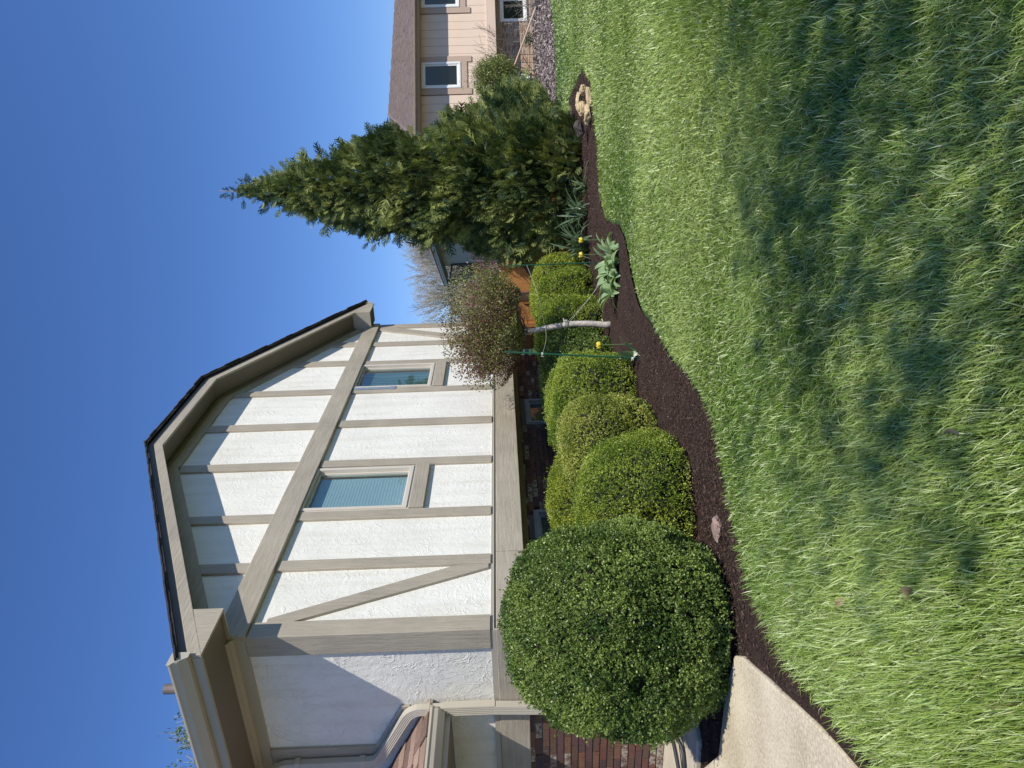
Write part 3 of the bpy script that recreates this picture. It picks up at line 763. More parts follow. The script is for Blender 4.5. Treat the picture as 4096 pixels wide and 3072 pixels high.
rs.build('shingles', NSHING, nro, kind='stuff')
MB().box(-2.8, 7.5, -0.76, 0.0, 4.075, 4.10).build('soffit', NSOF, nro)
MB().prism([(-0.76, 4.105), (-0.81, 4.105), (-0.865, 4.16), (-0.87, 4.215), (-0.76, 4.215)], 'yz', -2.9, 7.5).build('gutter', simple('brown_gutter_paint', (0.24, 0.19, 0.145), 0.4), nro, bevel=0.004)
MB().box(-2.8, 7.5, -0.757, -0.73, 4.09, 4.21).build('fascia_board', NSOF, nro)
hp = MB(); hp.tube([E0, PK], 0.05, 6); hp.build('hip_cap', NSHING, nro)

# ------------------------------------------------------------------ side wing seen between the arborvitae and the small tree
WD = Vector((-0.0995, 0.995, 0)); WNV = Vector((-0.995, -0.0995, 0))
WO = Vector((6.55, 25.2, 0))
wh = thing('shaded_house_wing', 'tan sided house wing, shade tone in its colour, behind the tall arborvitae, with dark downspout', 'house', WO, math.atan2(WD.y, WD.x))
# local x runs away from the camera, local y to the left
WLn = 8.9
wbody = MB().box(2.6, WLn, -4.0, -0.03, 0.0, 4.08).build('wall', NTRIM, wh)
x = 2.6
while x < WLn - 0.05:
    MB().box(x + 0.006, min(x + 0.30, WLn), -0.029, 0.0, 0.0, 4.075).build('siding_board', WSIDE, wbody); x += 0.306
MB().box(WLn + 0.001, WLn + 0.02, -0.25, 0.015, 0.0, 4.075).build('corner_board', WSIDE, wbody)
wr = MB().prism([(0.62, 4.22), (-1.6, 5.1), (-1.6, 5.14), (0.66, 4.26)], 'yz', 2.2, WLn + 1.6).build('roof', NSHING, wh)
MB().box(2.3, WLn + 1.55, 0.0, 0.56, 4.078, 4.10).build('soffit', NSOF, wr)
MB().box(2.3, WLn + 1.55, 0.56, 0.62, 4.07, 4.21).build('gutter', simple('brown_gutter', (0.20, 0.165, 0.125), 0.5), wr)
ds = MB(); ds.tube([(WLn + 1.0, 0.55, 4.07), (WLn + 0.95, 0.5, 3.95), (WLn - 0.22, 0.06, 3.75), (WLn - 0.28, 0.055, 3.6), (WLn - 0.28, 0.055, 0.1)], 0.05, 6)
ds.build('downspout', simple('dark_downspout', (0.07, 0.065, 0.065), 0.5), wh)

# ------------------------------------------------------------------ cedar fence with gate
fx = 8.0
fen = thing('cedar_fence', 'orange cedar fence and gate with diagonal braces beyond the boxwoods', 'fence', HW(fx, 0), HR)
random.seed(12)
y = 0.58
while y > -2.4:
    if not (-0.56 < y - 0.07 < -0.38):
        MB().box(0.03 + random.uniform(-.003, .003), 0.05, y - 0.138, y, 0.05, 1.46 + random.uniform(-.006, .006)).build('board', CEDAR, fen)
    y -= 0.142
MB().box(-0.03, 0.028, -0.545, -0.41, 0.0, 1.55).build('post', DWOOD, fen)
MB().box(-0.03, 0.028, -1.55, -1.42, 0.0, 1.55).build('post', DWOOD, fen)
MB().box(-0.005, 0.028, -0.405, 0.55, 1.20, 1.29).build('rail', CEDARX, fen); MB().box(-0.005, 0.028, -0.405, 0.55, 0.25, 0.34).build('rail', CEDARX, fen)
MB().box(-0.003, 0.028, -0.40, -0.33, 0.345, 1.195).build('rail', CEDAR, fen)
MB().box(-0.004, 0.028, 0.05, 0.13, 0.345, 1.195).build('rail', CEDAR, fen)
MB().prism([(0.048, 0.50), (0.048, 0.64), (-0.32, 1.19), (-0.328, 1.19), (-0.328, 1.07)], 'yz', -0.006, 0.027).build('brace', CEDARX, fen)
MB().box(-0.004, 0.028, 0.15, 0.54, 0.93, 0.99).build('rail', CEDARX, fen)
MB().prism([(-0.55, 0.62), (-0.55, 0.75), (-1.40, 1.30), (-1.415, 1.30), (-1.415, 1.19)], 'yz', -0.006, 0.027).build('brace', DWOOD, fen)

# ------------------------------------------------------------------ plants
def leaf_tpl(w=0.36, fold=0.12):
    v = np.array([(0, 0, 0), (-w / 2, 0.45, fold), (0, 1.0, 0), (w / 2, 0.45, fold)], float)
    return v, np.array([(0, 1, 2), (0, 2, 3)])
TV, TF = leaf_tpl(0.62, 0.10)
def boxwood(name, label, c, rx, ry, rz, n, size, cols, seed, sq=2.4, group=None, cat='bush', zmin=0.0, low=1.35):
    g = np.random.default_rng(seed)
    root = thing('boxwood_bush', label, cat, (c[0], c[1], 0), 0, group)
    # directions over the whole body, radius of a squashed superellipsoid with lumps
    D = unit(g.normal(size=(n, 3)))
    D = D[D[:, 2] > -0.80]; n = len(D)
    L = SNoise(seed, 3.2); L2 = SNoise(seed + 3, 11.0); L3 = SNoise(seed + 5, 30.0)
    def rad(D):
        rzz = np.where(D[:, 2] < 0, rz * low, rz)
        q = (np.abs(D[:, 0] / rx) ** sq + np.abs(D[:, 1] / ry) ** sq + np.abs(D[:, 2] / rzz) ** sq) ** (-1 / sq)
        return q * (1 + 0.045 * L(D) + 0.020 * L2(D) + 0.012 * L3(D))
    r = rad(D); cz = c[2]
    depth = g.exponential(0.035, n).clip(0, 0.16)
    stick = (g.random(n) < 0.05) * g.uniform(0, 0.05, n)
    hole = (L2(D * 1.0 + 3.3) > 1.55) & (D[:, 2] < 0.35); depth = depth + hole * 0.06
    P = D * (r - depth + stick)[:, None]; P[:, 2] += cz
    keep = P[:, 2] > zmin + 0.03; P = P[keep]; D = D[keep]; depth = depth[keep]; n = len(P)
    # each point is a sprig with several leaves round its axis
    k = 6
    ax = unit(D * 0.9 + np.array([0, 0, 0.45]) + g.normal(size=(n, 3)) * 0.45)
    PP = np.repeat(P, k, 0) + np.repeat(ax, k, 0) * np.tile(np.linspace(-0.6, 0.6, k), n)[:, None] * size * 1.2
    LD = unit(np.repeat(ax, k, 0) * 0.75 + unit(g.normal(size=(n * k, 3))) * 0.95)
    UU = unit(g.normal(size=(n * k, 3)) + np.repeat(D, k, 0) * 0.6)
    c0, c1, c2 = [np.array(q) for q in cols]
    t = (0.5 + 0.28 * L2(P * 1.5) + 0.14 * L(P * 2)).clip(0, 1)
    t = np.repeat(t, k) + g.normal(0, 0.22, n * k)
    t = t.clip(0, 1)[:, None]
    C = c0 * (1 - t) + c1 * t
    ye = g.random(n * k) < 0.035; C[ye] = c2 * g.uniform(0.7, 1.1, (ye.sum(), 1))
    C *= g.uniform(0.7, 1.25, (n * k, 1))
    S = size * g.uniform(0.7, 1.25, n * k)
    V, F, CC = scatter(TV, TF, PP, LD, UU, S, C)
    obj('foliage', np_mesh('boxwood_foliage', V, F, CC, LEAF), root, 'stuff')
    # solid dark core: paints the shade seen through the leaf gaps
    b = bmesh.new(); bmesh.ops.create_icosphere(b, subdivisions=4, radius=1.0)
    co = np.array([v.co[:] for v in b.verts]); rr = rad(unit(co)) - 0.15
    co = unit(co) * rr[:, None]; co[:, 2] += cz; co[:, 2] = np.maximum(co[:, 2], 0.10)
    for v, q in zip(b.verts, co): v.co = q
    me = bpy.data.meshes.new('shade_core_mesh'); b.to_mesh(me); b.free(); me.materials.append(CORE)
    obj('shade_core', me, root)
    st = MB()
    for i in range(5):
        a = i * 1.3 + seed; st.tube([(0.1 * math.cos(a), 0.1 * math.sin(a), 0), (0.22 * math.cos(a), 0.22 * math.sin(a), 0.16), (0.3 * rx * math.cos(a), 0.3 * ry * math.sin(a), 0.4)], [0.02, 0.016, 0.01], 6)
    st.build('stem', DBARK, root)
    return root
GA = ((0.060, 0.120, 0.022), (0.27, 0.36, 0.085), (0.42, 0.46, 0.16))
GB = ((0.16, 0.23, 0.018), (0.44, 0.49, 0.060), (0.55, 0.48, 0.14))
GC = ((0.13, 0.21, 0.018), (0.37, 0.45, 0.065), (0.50, 0.46, 0.16))
GD = ((0.14, 0.20, 0.025), (0.43, 0.46, 0.095), (0.62, 0.52, 0.26))
def B(s, o, z, rx, ry, rz, n, size, cols, seed, label, **kw):
    p = HW(s, -o); return boxwood('boxwood_bush', label, (p.x, p.y, z), rx, ry, rz, int(n * 2.8), size * 0.74, cols, seed, group='boxwood bushes along the house', **kw)
boxwood('boxwood_bush', 'largest boxwood, tall dark green rounded bush at the corner of the house beside the walkway', (-1.73, 5.13, 0.66), 0.715, 0.66, 0.86, 38000, 0.0175, GA, 3, 2.15, low=1.1, group='boxwood bushes along the house')
B(0.28, 0.98, 0.40, 0.58, 0.60, 0.47, 8500, 0.019, GC, 5, 'rounded yellow green boxwood right beside the largest dark boxwood')
B(0.42, 0.25, 0.50, 0.55, 0.46, 0.50, 5200, 0.020, GB, 15, 'boxwood tucked against the brick wall behind the bush beside the largest one')
B(1.50, 0.93, 0.44, 0.52, 0.54, 0.50, 6800, 0.020, GD, 6, 'boxwood with cream and bronze flecks on its lower leaves, third from the walkway')
B(1.55, 0.22, 0.52, 0.60, 0.45, 0.52, 5000, 0.020, GB, 16, 'bright yellow green boxwood behind the flecked one, below the basement window')
B(2.66, 0.80, 0.46, 0.62, 0.58, 0.54, 6800, 0.021, GC, 7, 'boxwood behind the foot of the left green stake')
B(4.15, 0.40, 0.44, 0.75, 0.60, 0.52, 6200, 0.023, GA, 8, 'boxwood in the small tree\'s shade, just left of its trunk')
B(5.25, 0.66, 0.43, 0.62, 0.58, 0.52, 5200, 0.024, GC, 9, 'boxwood directly right of the small pale trunk')
B(6.35, 0.85, 0.42, 0.56, 0.56, 0.52, 4800, 0.025, GC, 10, 'rounded boxwood second from the arborvitae, behind the tulips')
B(7.15, 0.78, 0.44, 0.62, 0.66, 0.54, 5200, 0.025, GB, 11, 'farthest boxwood, yellow green and rounded, against the arborvitae')

# --- tall arborvitae
def spray_tpl():
    v = []; f = []
    def tri(a, b, c): i = len(v); v.extend([a, b, c]); f.append((i, i + 1, i + 2))
    tri((-0.03, 0, 0), (0.03, 0, 0), (0, 1.0, 0.02))
    for i, t in enumerate((0.18, 0.32, 0.46, 0.60, 0.74)):
        for s in (-1, 1):
            L = 0.44 * (1 - 0.62 * t); a = 0.72
            p0 = (0, t - 0.06, 0); p1 = (0, t + 0.075, 0)
            tip = (s * L * math.sin(a), t + L * math.cos(a), 0.05 * (-1) ** i)
            tri(p0, tip, p1)
    for i, t in enumerate((0.30, 0.5)):
        for s in (-1, 1):
            bx = s * 0.14; by = t + 0.12
            tri((bx, by, 0), (bx + s * 0.02, by + 0.20, 0.02), (bx + s * 0.06, by + 0.04, 0))
    return np.array(v), np.array(f)
SV, SF = spray_tpl()
def arborvitae():
    g = np.random.default_rng(44)
    root = thing('arborvitae_tree', 'tall conical arborvitae with dark feathery sprays and a bare leader at the top', 'tree', (3.78, 13.25, 0))
    zs = np.array([0.0, 0.5, 1.2, 2.0, 2.7, 3.3, 4.2, 5.0, 5.3, 5.7, 6.1, 6.35]); rs_ = np.array([1.02, 1.28, 1.34, 1.18, 0.94, 0.82, 0.64, 0.44, 0.31, 0.18, 0.09, 0.02])
    cx = np.interp(zs, [0, 2.7, 5, 6.4], [0.0, -0.10, -0.10, -0.10])
    n = 19000
    z = g.uniform(0.05, 6.25, n * 3); rr = np.interp(z, zs, rs_)
    keep = g.random(n * 3) < (rr / 1.38) ** 1.0; z = z[keep][:n]; n = len(z); rr = np.interp(z, zs, rs_)
    th = g.uniform(0, 2 * math.pi, n)
    L = SNoise(2, 2.4); L2 = SNoise(9, 6.0)
    base = np.stack([np.cos(th) * 1.3, np.sin(th) * 1.3, z], 1)
    lump = 1 + 0.13 * L(base) + 0.11 * L2(base)
    dep = g.exponential(0.13, n).clip(0, 0.6) / 1.0
    rad = rr * lump - dep * np.minimum(1, rr)
    rad = np.maximum(rad, 0.02)
    P = np.stack([np.cos(th) * rad + np.interp(z, zs, cx), np.sin(th) * rad, z], 1)
    out = np.stack([np.cos(th), np.sin(th), np.zeros(n)], 1)
    D = unit(out * 0.8 + np.array([0, 0, 0.75]) + g.normal(size=(n, 3)) * 0.42)
    P = P - D * 0.12
    tip = g.random(n) < 0.07; P[tip] += out[tip] * g.uniform(0.08, 0.22, (tip.sum(), 1)); D[tip] = unit(out[tip] + g.normal(size=(tip.sum(), 3)) * 0.3 + np.array([0, 0, 0.5]))
    U = unit(np.cross(out, [0, 0, 1]) * g.choice([-1, 1], n)[:, None] + out * 0.5 + g.normal(size=(n, 3)) * 0.5)
    t = (0.5 + 0.25 * L2(base * 1.3) + g.normal(0, 0.25, n)).clip(0, 1)[:, None]
    C = np.array((0.040, 0.072, 0.020)) * (1 - t) + np.array((0.32, 0.36, 0.11)) * t
    bl = g.random(n) < 0.15; C[bl] = np.array((0.07, 0.12, 0.075)) * g.uniform(0.7, 1.2, (bl.sum(), 1))
    S = g.uniform(0.15, 0.30, n) * np.where(g.random(n) < 0.06, 1.6, 1.0) * np.interp(z, [0, 5, 6.3], [1, 0.9, 0.7])
    V, F, CC = scatter(SV, SF, P, D, U, S, C)
    # solid dark core, colouring in the shade behind the sprays
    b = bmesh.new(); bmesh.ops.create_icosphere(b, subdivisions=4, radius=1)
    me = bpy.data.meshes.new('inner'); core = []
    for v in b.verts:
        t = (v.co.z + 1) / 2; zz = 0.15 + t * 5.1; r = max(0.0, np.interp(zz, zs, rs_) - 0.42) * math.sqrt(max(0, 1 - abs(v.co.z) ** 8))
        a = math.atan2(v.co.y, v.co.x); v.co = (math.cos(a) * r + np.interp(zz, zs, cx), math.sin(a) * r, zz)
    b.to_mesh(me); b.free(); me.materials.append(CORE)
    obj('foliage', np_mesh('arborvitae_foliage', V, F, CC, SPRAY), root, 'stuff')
    obj('shade_core', me, root)
    tr = MB(); tr.tube([(0, 0, 0), (-0.08, 0, 2.5), (-0.13, 0, 5.0), (-0.12, 0, 6.0), (-0.09, 0, 6.55)], [0.11, 0.08, 0.03, 0.012, 0.004], 8)
    tr.build('trunk', GTWIG, root)
    # a few twigs with sparse sprays near the tip
    P2 = []; D2 = []
    for i in range(90):
        zt = random.uniform(5.3, 6.5); a = random.uniform(0, 6.28); r = random.uniform(0.0, 0.25) * (6.7 - zt)
        P2.append((-0.12 + math.cos(a) * r, math.sin(a) * r, zt)); D2.append((math.cos(a), math.sin(a), 0.9))
    P2 = np.array(P2); D2 = np.array(D2) + g.normal(size=(90, 3)) * 0.3
    V, F, CC = scatter(SV, SF, P2, D2, g.normal(size=(90, 3)), g.uniform(0.08, 0.15, 90), np.tile((0.05, 0.085, 0.04), (90, 1)))
    obj('leader_sprays', np_mesh('leader', V, F, CC, SPRAY), root, 'stuff')
arborvitae()

# --- generic branching skeleton -> tubes
def grow(mb, p, d, L, r, depth, spread, g, tips, up_bias=0.15, minr=0.002, seg=5, nkid=(2, 4), curve=0.18, shrink=0.68):
    n = 4; pts = [p]; rr = [r]
    for i in range(n):
        d = unit(d + g.normal(size=3) * curve + np.array([0, 0, up_bias]) * 0.5); p = p + d * L / n; pts.append(p); rr.append(max(minr, r * (1 - 0.45 * (i + 1) / n)))
    mb.tube(pts, rr, seg if r > 0.02 else 3, False)
    tips.append((pts[-1], d, depth)); tips.append((pts[2], d, depth))
    if depth <= 0: return
    for k in range(g.integers(nkid[0], nkid[1] + 1)):
        t = g.uniform(0.35, 1.0); i = min(n - 1, int(t * n)); q = pts[i] + (pts[i + 1] - pts[i]) * (t * n - i)
        nd = unit(d + unit(g.normal(size=3)) * spread)
        grow(mb, q, nd, L * g.uniform(shrink - 0.1, shrink + 0.12), max(minr, rr[i] * 0.62), depth - 1, spread, g, tips, up_bias, minr, seg, nkid, curve, shrink)
    grow(mb, pts[-1], unit(d + g.normal(size=3) * 0.2), L * shrink, max(minr, rr[-1] * 0.9), depth - 1, spread, g, tips, up_bias, minr, seg, nkid, curve, shrink)

# --- small grafted tree with a pale trunk and twiggy round crown
def lollipop():
    g = np.random.default_rng(5)
    root = thing('small_globe_tree', 'small tree with pale bent trunk and twiggy reddish green globe crown, tied between two stakes', 'tree', (0.74, 9.62, 0))
    tr = MB(); tr.tube([(0.0, 0, 0), (0.0, 0, 0.10), (0.025, 0, 0.30), (0.03, 0, 0.50), (0.015, 0, 0.68), (-0.01, 0, 0.86), (-0.035, 0, 1.00), (-0.05, 0, 1.10), (-0.055, 0, 1.17)],
                       [0.056, 0.045, 0.042, 0.040, 0.037, 0.035, 0.034, 0.039, 0.046], 12)
    tr.tube([(0.02, 0, 0.55), (0.055, -0.05, 0.62), (0.10, -0.09, 0.655)], [0.016, 0.010, 0.006], 6); tr.tube([(0.03, 0, 0.1), (0.08, -0.03, 0.14)], [0.012, 0.006], 5)
    tr.build('trunk', BARK, root, smooth=True)
    mb = MB(); tips = []; cen = np.array([0.03, 0, 1.72]); R = np.array([0.85, 0.80, 0.57])
    for i in range(30):
        a = g.uniform(0, 2 * math.pi); el = g.uniform(-0.25, 1.3)
        d = np.array([math.cos(a) * math.cos(el), math.sin(a) * math.cos(el), math.sin(el)])
        grow(mb, np.array([-0.06, 0, 1.15]), d, 0.38, 0.014, 3, 0.75, g, tips, 0.06, 0.0022, 5, (2, 3), 0.22, 0.72)
    b = mb; V = np.array(b.v); q = (V - cen) / R; s = np.linalg.norm(q, axis=1); k = np.where(s > 1, 1 / s, 1.0)
    V = cen + (V - cen) * (k ** 0.85)[:, None]; b.v = [tuple(x) for x in V]
    b.build('branches', simple('reddish_twig', (0.16, 0.10, 0.08), 0.85), root)
    T = np.array([t[0] for t in tips if t[2] <= 2]); Td = np.array([t[1] for t in tips if t[2] <= 2])
    idx = g.integers(0, len(T), 30000)
    P = T[idx] + g.normal(size=(len(idx), 3)) * 0.05
    q = (P - cen) / R; s = np.linalg.norm(q, axis=1); k = np.where(s > 1, 1 / s, 1.0) ** 0.9; P = cen + (P - cen) * k[:, None]
    P = np.concatenate([P, cen + unit(g.normal(size=(9500, 3))) * R * g.uniform(0.6, 1.03, (9500, 1))])
    P = P[P[:, 2] > 1.235 + 0.05 * np.sin(9 * P[:, 0])]
    n = len(P)
    D = unit(P - cen + g.normal(size=(n, 3)) * 0.7); U = g.normal(size=(n, 3))
    tt = (0.5 + 0.5 * SNoise(3, 5)(P) + g.normal(0, 0.3, n))
    C = np.where((tt > 0.78)[:, None], np.array((0.15, 0.065, 0.05)), np.array((0.19, 0.21, 0.055))) * g.uniform(0.5, 1.5, (n, 1))
    C[g.random(n) < 0.1] = (0.26, 0.25, 0.10)
    V, F, CC = scatter(TV, TF, P, D, U, g.uniform(0.018, 0.034, n), C)
    obj('foliage', np_mesh('globe_foliage', V, F, CC, LEAF), root, 'stuff')
    return root
lollipop()
# low shoots sticking out of the hedge in front of the fence
def shoots(name, label, loc, n, h, col, seed, spread=0.5, leaf=0.03, cat='shrub', lean=(0, 0), twig=DBARK, dens=16, group=None):
    g = np.random.default_rng(seed); root = thing(name, label, cat, loc, 0, group); mb = MB(); P = []; Dd = []
    for i in range(n):
        a = g.uniform(0, 6.28); d = unit(np.array([math.cos(a) * spread + lean[0], math.sin(a) * spread + lean[1], 1.0])); p = np.array([math.cos(a) * 0.08, math.sin(a) * 0.08, 0]); pts = [p]
        L = h * g.uniform(0.6, 1.0)
        for k in range(6):
            d = unit(d + g.normal(size=3) * 0.16); p = p + d * L / 6; pts.append(p)
            if k > 0:
                for _ in range(max(1, dens // 6)): P.append(p - d * g.uniform(0, L / 6)); Dd.append(unit(d * 0.4 + g.normal(size=3)))
        mb.tube(pts, [0.008, 0.007, 0.006, 0.005, 0.004, 0.003, 0.002], 4, False)
        for k in range(5):
            q = pts[g.integers(2, 6)]; dd = unit(d + g.normal(size=3) * 0.9); e2 = q + dd * L * 0.25; mb.tube([q, (q + e2) / 2 + g.normal(size=3) * 0.01, e2], [0.003, 0.0025, 0.0015], 3, False)
            for t in (0.4, 0.7, 1.0):
                if dens: P.append(q + (e2 - q) * t); Dd.append(unit(dd * 0.4 + g.normal(size=3)))
    mb.build('branches', twig, root)
    if dens:
        P = np.array(P); Dd = np.array(Dd); nn = len(P); C = np.array(col) * g.uniform(0.6, 1.4, (nn, 1))
        V, F, CC = scatter(TV, TF, P, Dd, g.normal(size=(nn, 3)), leaf * g.uniform(0.7, 1.3, nn), C)
        obj('foliage', np_mesh('shrub_leaves', V, F, CC, LEAF), root, 'stuff')
    return root
shoots('leafy_shrub', 'thin leafy shoots rising in front of the cedar gate', HW(6.9, -0.15), 14, 1.05, (0.06, 0.10, 0.03), 3, 0.30, 0.04, dens=18)
# neighbour's shrub, bare shrub, seedlings
def round_shrub(label, c, r, n, cols, seed, leaf=0.05):
    g = np.random.default_rng(seed); root = thing('leafy_shrub', label, 'shrub', (c[0], c[1], 0)); mb = MB(); tips = []
    for i in range(9):
        a = g.uniform(0, 6.28); grow(mb, np.array([0, 0, 0.02]), unit(np.array([math.cos(a) * 0.5, math.sin(a) * 0.5, 1.0])), c[2] * 0.75, 0.02, 3, 0.6, g, tips, 0.1, 0.004, 4, (2, 3))
    mb.build('branches', DBARK, root)
    P = np.concatenate([unit(g.normal(size=(n, 3))) * np.array(r) * (g.uniform(0.25, 1.0, (n, 1)) ** 0.5) * (1 + 0.12 * SNoise(seed, 4)(unit(g.normal(size=(n, 3))))[:, None]) + np.array([0, 0, c[2]])])
    for i in range(24):
        a = unit(g.normal(size=3) + np.array([0, 0, 0.6])); q = np.array([0, 0, c[2]]) + a * np.array(r)
        for t in np.linspace(0, 1, 9): P = np.concatenate([P, [q + a * t * 0.4 + np.array([0, 0, 0.05 * t])]])
    nn = len(P); t = g.random((nn, 1)); C = np.array(cols[0]) * (1 - t) + np.array(cols[1]) * t
    V, F, CC = scatter(TV, TF, P, g.normal(size=(nn, 3)), g.normal(size=(nn, 3)), leaf * g.uniform(0.7, 1.3, nn), C)
    obj('foliage', np_mesh('shrub_foliage', V, F, CC, LEAF), root, 'stuff')
round_shrub('round budding green shrub in front of the tan house beside the arborvitae', (10.15, 24.1, 1.42), (0.76, 0.7, 0.76), 15000, ((0.09, 0.13, 0.03), (0.30, 0.34, 0.10)), 4, 0.05)
shoots('bare_shrub', 'bare twiggy shrub beside the tan house window near the long pole', (12.6, 24.4, 0), 26, 1.35, (0, 0, 0), 8, 0.75, 0, twig=GTWIG, dens=0, lean=(-0.35, 0))
shoots('seedling_clump', 'small green strap leaved clump at the foot of the tan brick wall', (12.5, 26.3, 0.0), 10, 0.42, (0.05, 0.13, 0.04), 18, 0.5, 0.06, cat='plant', dens=12)

def strap_mesh(L, w, bendk, col, seed, seg=6, cup=0.2):
    g = np.random.default_rng(seed); V = []; F = []
    p = np.array([0., 0, 0]); ang = R_(80)
    for i in range(seg + 1):
        t = i / seg; ww = w * (math.sin(math.pi * min(1, 0.18 + t * 0.82)) ** 0.7) / 2 + 0.0006
        tw = 0.35 * t * g.uniform(0.6, 1.2)
        sx = np.array([math.cos(tw), math.sin(tw), 0])
        V += [tuple(p - sx * ww + np.array([0, 0, cup * ww])), tuple(p), tuple(p + sx * ww + np.array([0, 0, cup * ww]))]
        ang -= bendk * (0.4 + 1.4 * t) / seg; p = p + np.array([0, math.cos(ang), math.sin(ang)]) * L / seg
    for i in range(seg):
        a = 3 * i; F += [(a, a + 1, a + 4, a + 3), (a + 1, a + 2, a + 5, a + 4)]
    C = np.array([np.array(col) * (0.9 + 0.25 * (j % 3 != 1)) for j in range(len(V))])
    return np_mesh('leaf', np.array(V), np.array(F), C, LEAF, True)
DAF = [strap_mesh(0.46 * f, 0.022, b, (0.105, 0.165, 0.095), i) for i, (f, b) in enumerate(((1, 0.5), (0.8, 1.2), (1.1, 0.8), (0.9, 1.9), (0.7, 0.3), (1.0, 1.5)))]
TUL = [strap_mesh(0.30 * f, 0.075, b, (0.27, 0.38, 0.19), 20 + i, 7, 0.55) for i, (f, b) in enumerate(((1, 1.3), (0.85, 2.0), (1.1, 0.9), (0.8, 1.7), (0.95, 0.5), (1.1, 2.4)))]
def clump(name, label, loc, meshes, n, seed, tilt=(0.1, 0.7), group=None, cat='plant', spread=0.05, scale=1.0):
    random.seed(seed); root = thing(name, label, cat, (*loc, 0.015), 0, group)
    for i in range(n):
        a = random.uniform(0, 6.28); o = put('leaf', random.choice(meshes), root, (random.uniform(-1, 1) * spread, random.uniform(-1, 1) * spread, 0), (0, 0, a))
        t = random.uniform(*tilt); o.rotation_euler = (-t, 0, a); k = random.uniform(0.75, 1.1) * scale; o.scale = (k, k, k)
    return root
clump('daffodil_clump', 'left dark strap leaved clump without flowers at the foot of the arborvitae', (2.25, 11.9), DAF, 60, 1, group='daffodil clumps under the arborvitae', scale=1.5, spread=0.10)
clump('daffodil_clump', 'middle dark strap leaved clump at the foot of the arborvitae', (2.78, 11.9), DAF, 50, 2, group='daffodil clumps under the arborvitae', scale=1.35, spread=0.08)
clump('daffodil_clump', 'right flopped strap leaved clump at the foot of the arborvitae', (3.15, 11.8), DAF, 26, 3, (0.5, 1.2), group='daffodil clumps under the arborvitae', spread=0.07)
for i, (dx, dy) in enumerate(((-0.12, 0.02), (0.06, -0.1), (0.02, 0.16), (0.2, 0.05), (-0.25, -0.12), (0.24, -0.16), (0.40, -0.02), (-0.05, -0.22))):
    labels = ['tulip plant in the middle of the leaf clump', 'tulip plant in the front middle of the leaf clump', 'tulip plant at the back of the leaf clump', 'tulip plant right of the clump middle',
              'leftmost tulip plant of the leaf clump', 'tulip plant at the front right of the leaf clump', 'rightmost tulip plant of the leaf clump', 'foremost tulip plant of the leaf clump']
    clump('tulip_plant', labels[i] + ', broad pale green leaves', (1.33 + dx * 0.85, 9.15 + dy * 1.5), TUL, 11, 30 + i, (0.15, 1.0), 'tulips in the mulch', spread=0.03, scale=1.1)
def bloom(label, loc, h, seed, group='yellow tulip flowers', lean=(0.0, 0.0)):
    random.seed(seed); root = thing('tulip_flower', label, 'flower', (*loc, 0.015), 0, group)
    s = MB(); top = (lean[0], lean[1], h); s.tube([(0, 0, 0), (lean[0] * 0.3, lean[1] * 0.3, h * 0.5), top], 0.0045, 6); s.build('stem', simple('tulip_stem', (0.12, 0.22, 0.07), 0.5), root)
    for k in range(6):
        a = k * math.pi / 3 + random.uniform(-.1, .1); rr = 0.030 if k % 2 else 0.024; p = MB()
        c, s_ = math.cos(a), math.sin(a); n = (-s_, c)
        rows = []
        for t, w, ro_ in ((0, 0.008, 0.006), (0.35, 0.024, 1.0 * rr), (0.7, 0.022, 1.1 * rr), (1.0, 0.004, 1.0 * rr + random.uniform(-.008, .012))):
            rows.append([(top[0] + c * ro_ - n[0] * w, top[1] + s_ * ro_ - n[1] * w, h + t * 0.065), (top[0] + c * ro_ * 1.15, top[1] + s_ * ro_ * 1.15, h + t * 0.065), (top[0] + c * ro_ + n[0] * w, top[1] + s_ * ro_ + n[1] * w, h + t * 0.065)])
        for i in range(3):
            for j in range(2): p.poly([rows[i][j], rows[i][j + 1], rows[i + 1][j + 1], rows[i + 1][j]])
        p.build('petal', PETAL, root, smooth=True)
bloom('rightmost yellow tulip bloom above the mulch, beside the strap leaves', (1.92, 9.85), 0.30, 1)
bloom('yellow tulip bloom just left of the rightmost one, by the right stake', (1.70, 9.72), 0.32, 2)
bloom('solitary yellow tulip bloom near the left green stake', (0.40, 8.05), 0.34, 3)
clump('tulip_plant', 'lone tulip plant with one wide pale leaf at the foot of the left stake', (0.30, 7.75), TUL, 3, 61, (0.2, 0.7), 'tulips in the mulch', scale=1.15)

# --- stakes, string, ties
def stake(label, p, top):
    root = thing('garden_stake', label, 'stake', (p[0], p[1], 0), 0, 'green stakes tied to the small tree')
    MB().tube([(0, 0, -0.05), (top[0] - p[0], top[1] - p[1], top[2])], 0.0095, 8).build('rod', GREENP, root)
    k = MB(); z = 0.03 if top[2] > 1.43 and p[0] < 1 else None
    return root
s1 = stake('left green steel stake with a white cord knot near the ground', (0.22, 7.64), (0.34, 7.64, 1.44))
kn = MB()
for i in range(4): kn.tube([(0.002 + 0.016 * math.cos(t), 0.016 * math.sin(t), 0.085 + 0.006 * i) for t in np.linspace(0, 6.28, 9)], 0.0038, 5, False)
kn.tube([(0.0, -0.016, 0.10), (0.03, -0.03, 0.07), (0.045, -0.045, 0.05), (0.03, -0.04, 0.012)], 0.004, 5); kn.build('cord_knot', ROPE, s1)
kn = MB()
for i in range(3): kn.tube([(0.088 + 0.013 * math.cos(t), 0.013 * math.sin(t), 1.035 + 0.007 * i) for t in np.linspace(0, 6.28, 9)], 0.003, 5, False)
kn.tube([(0.07, -0.014, 1.04), (0.06, -0.02, 1.06), (0.055, -0.02, 1.03)], 0.003, 5); kn.build('cord_knot', ROPE, s1)
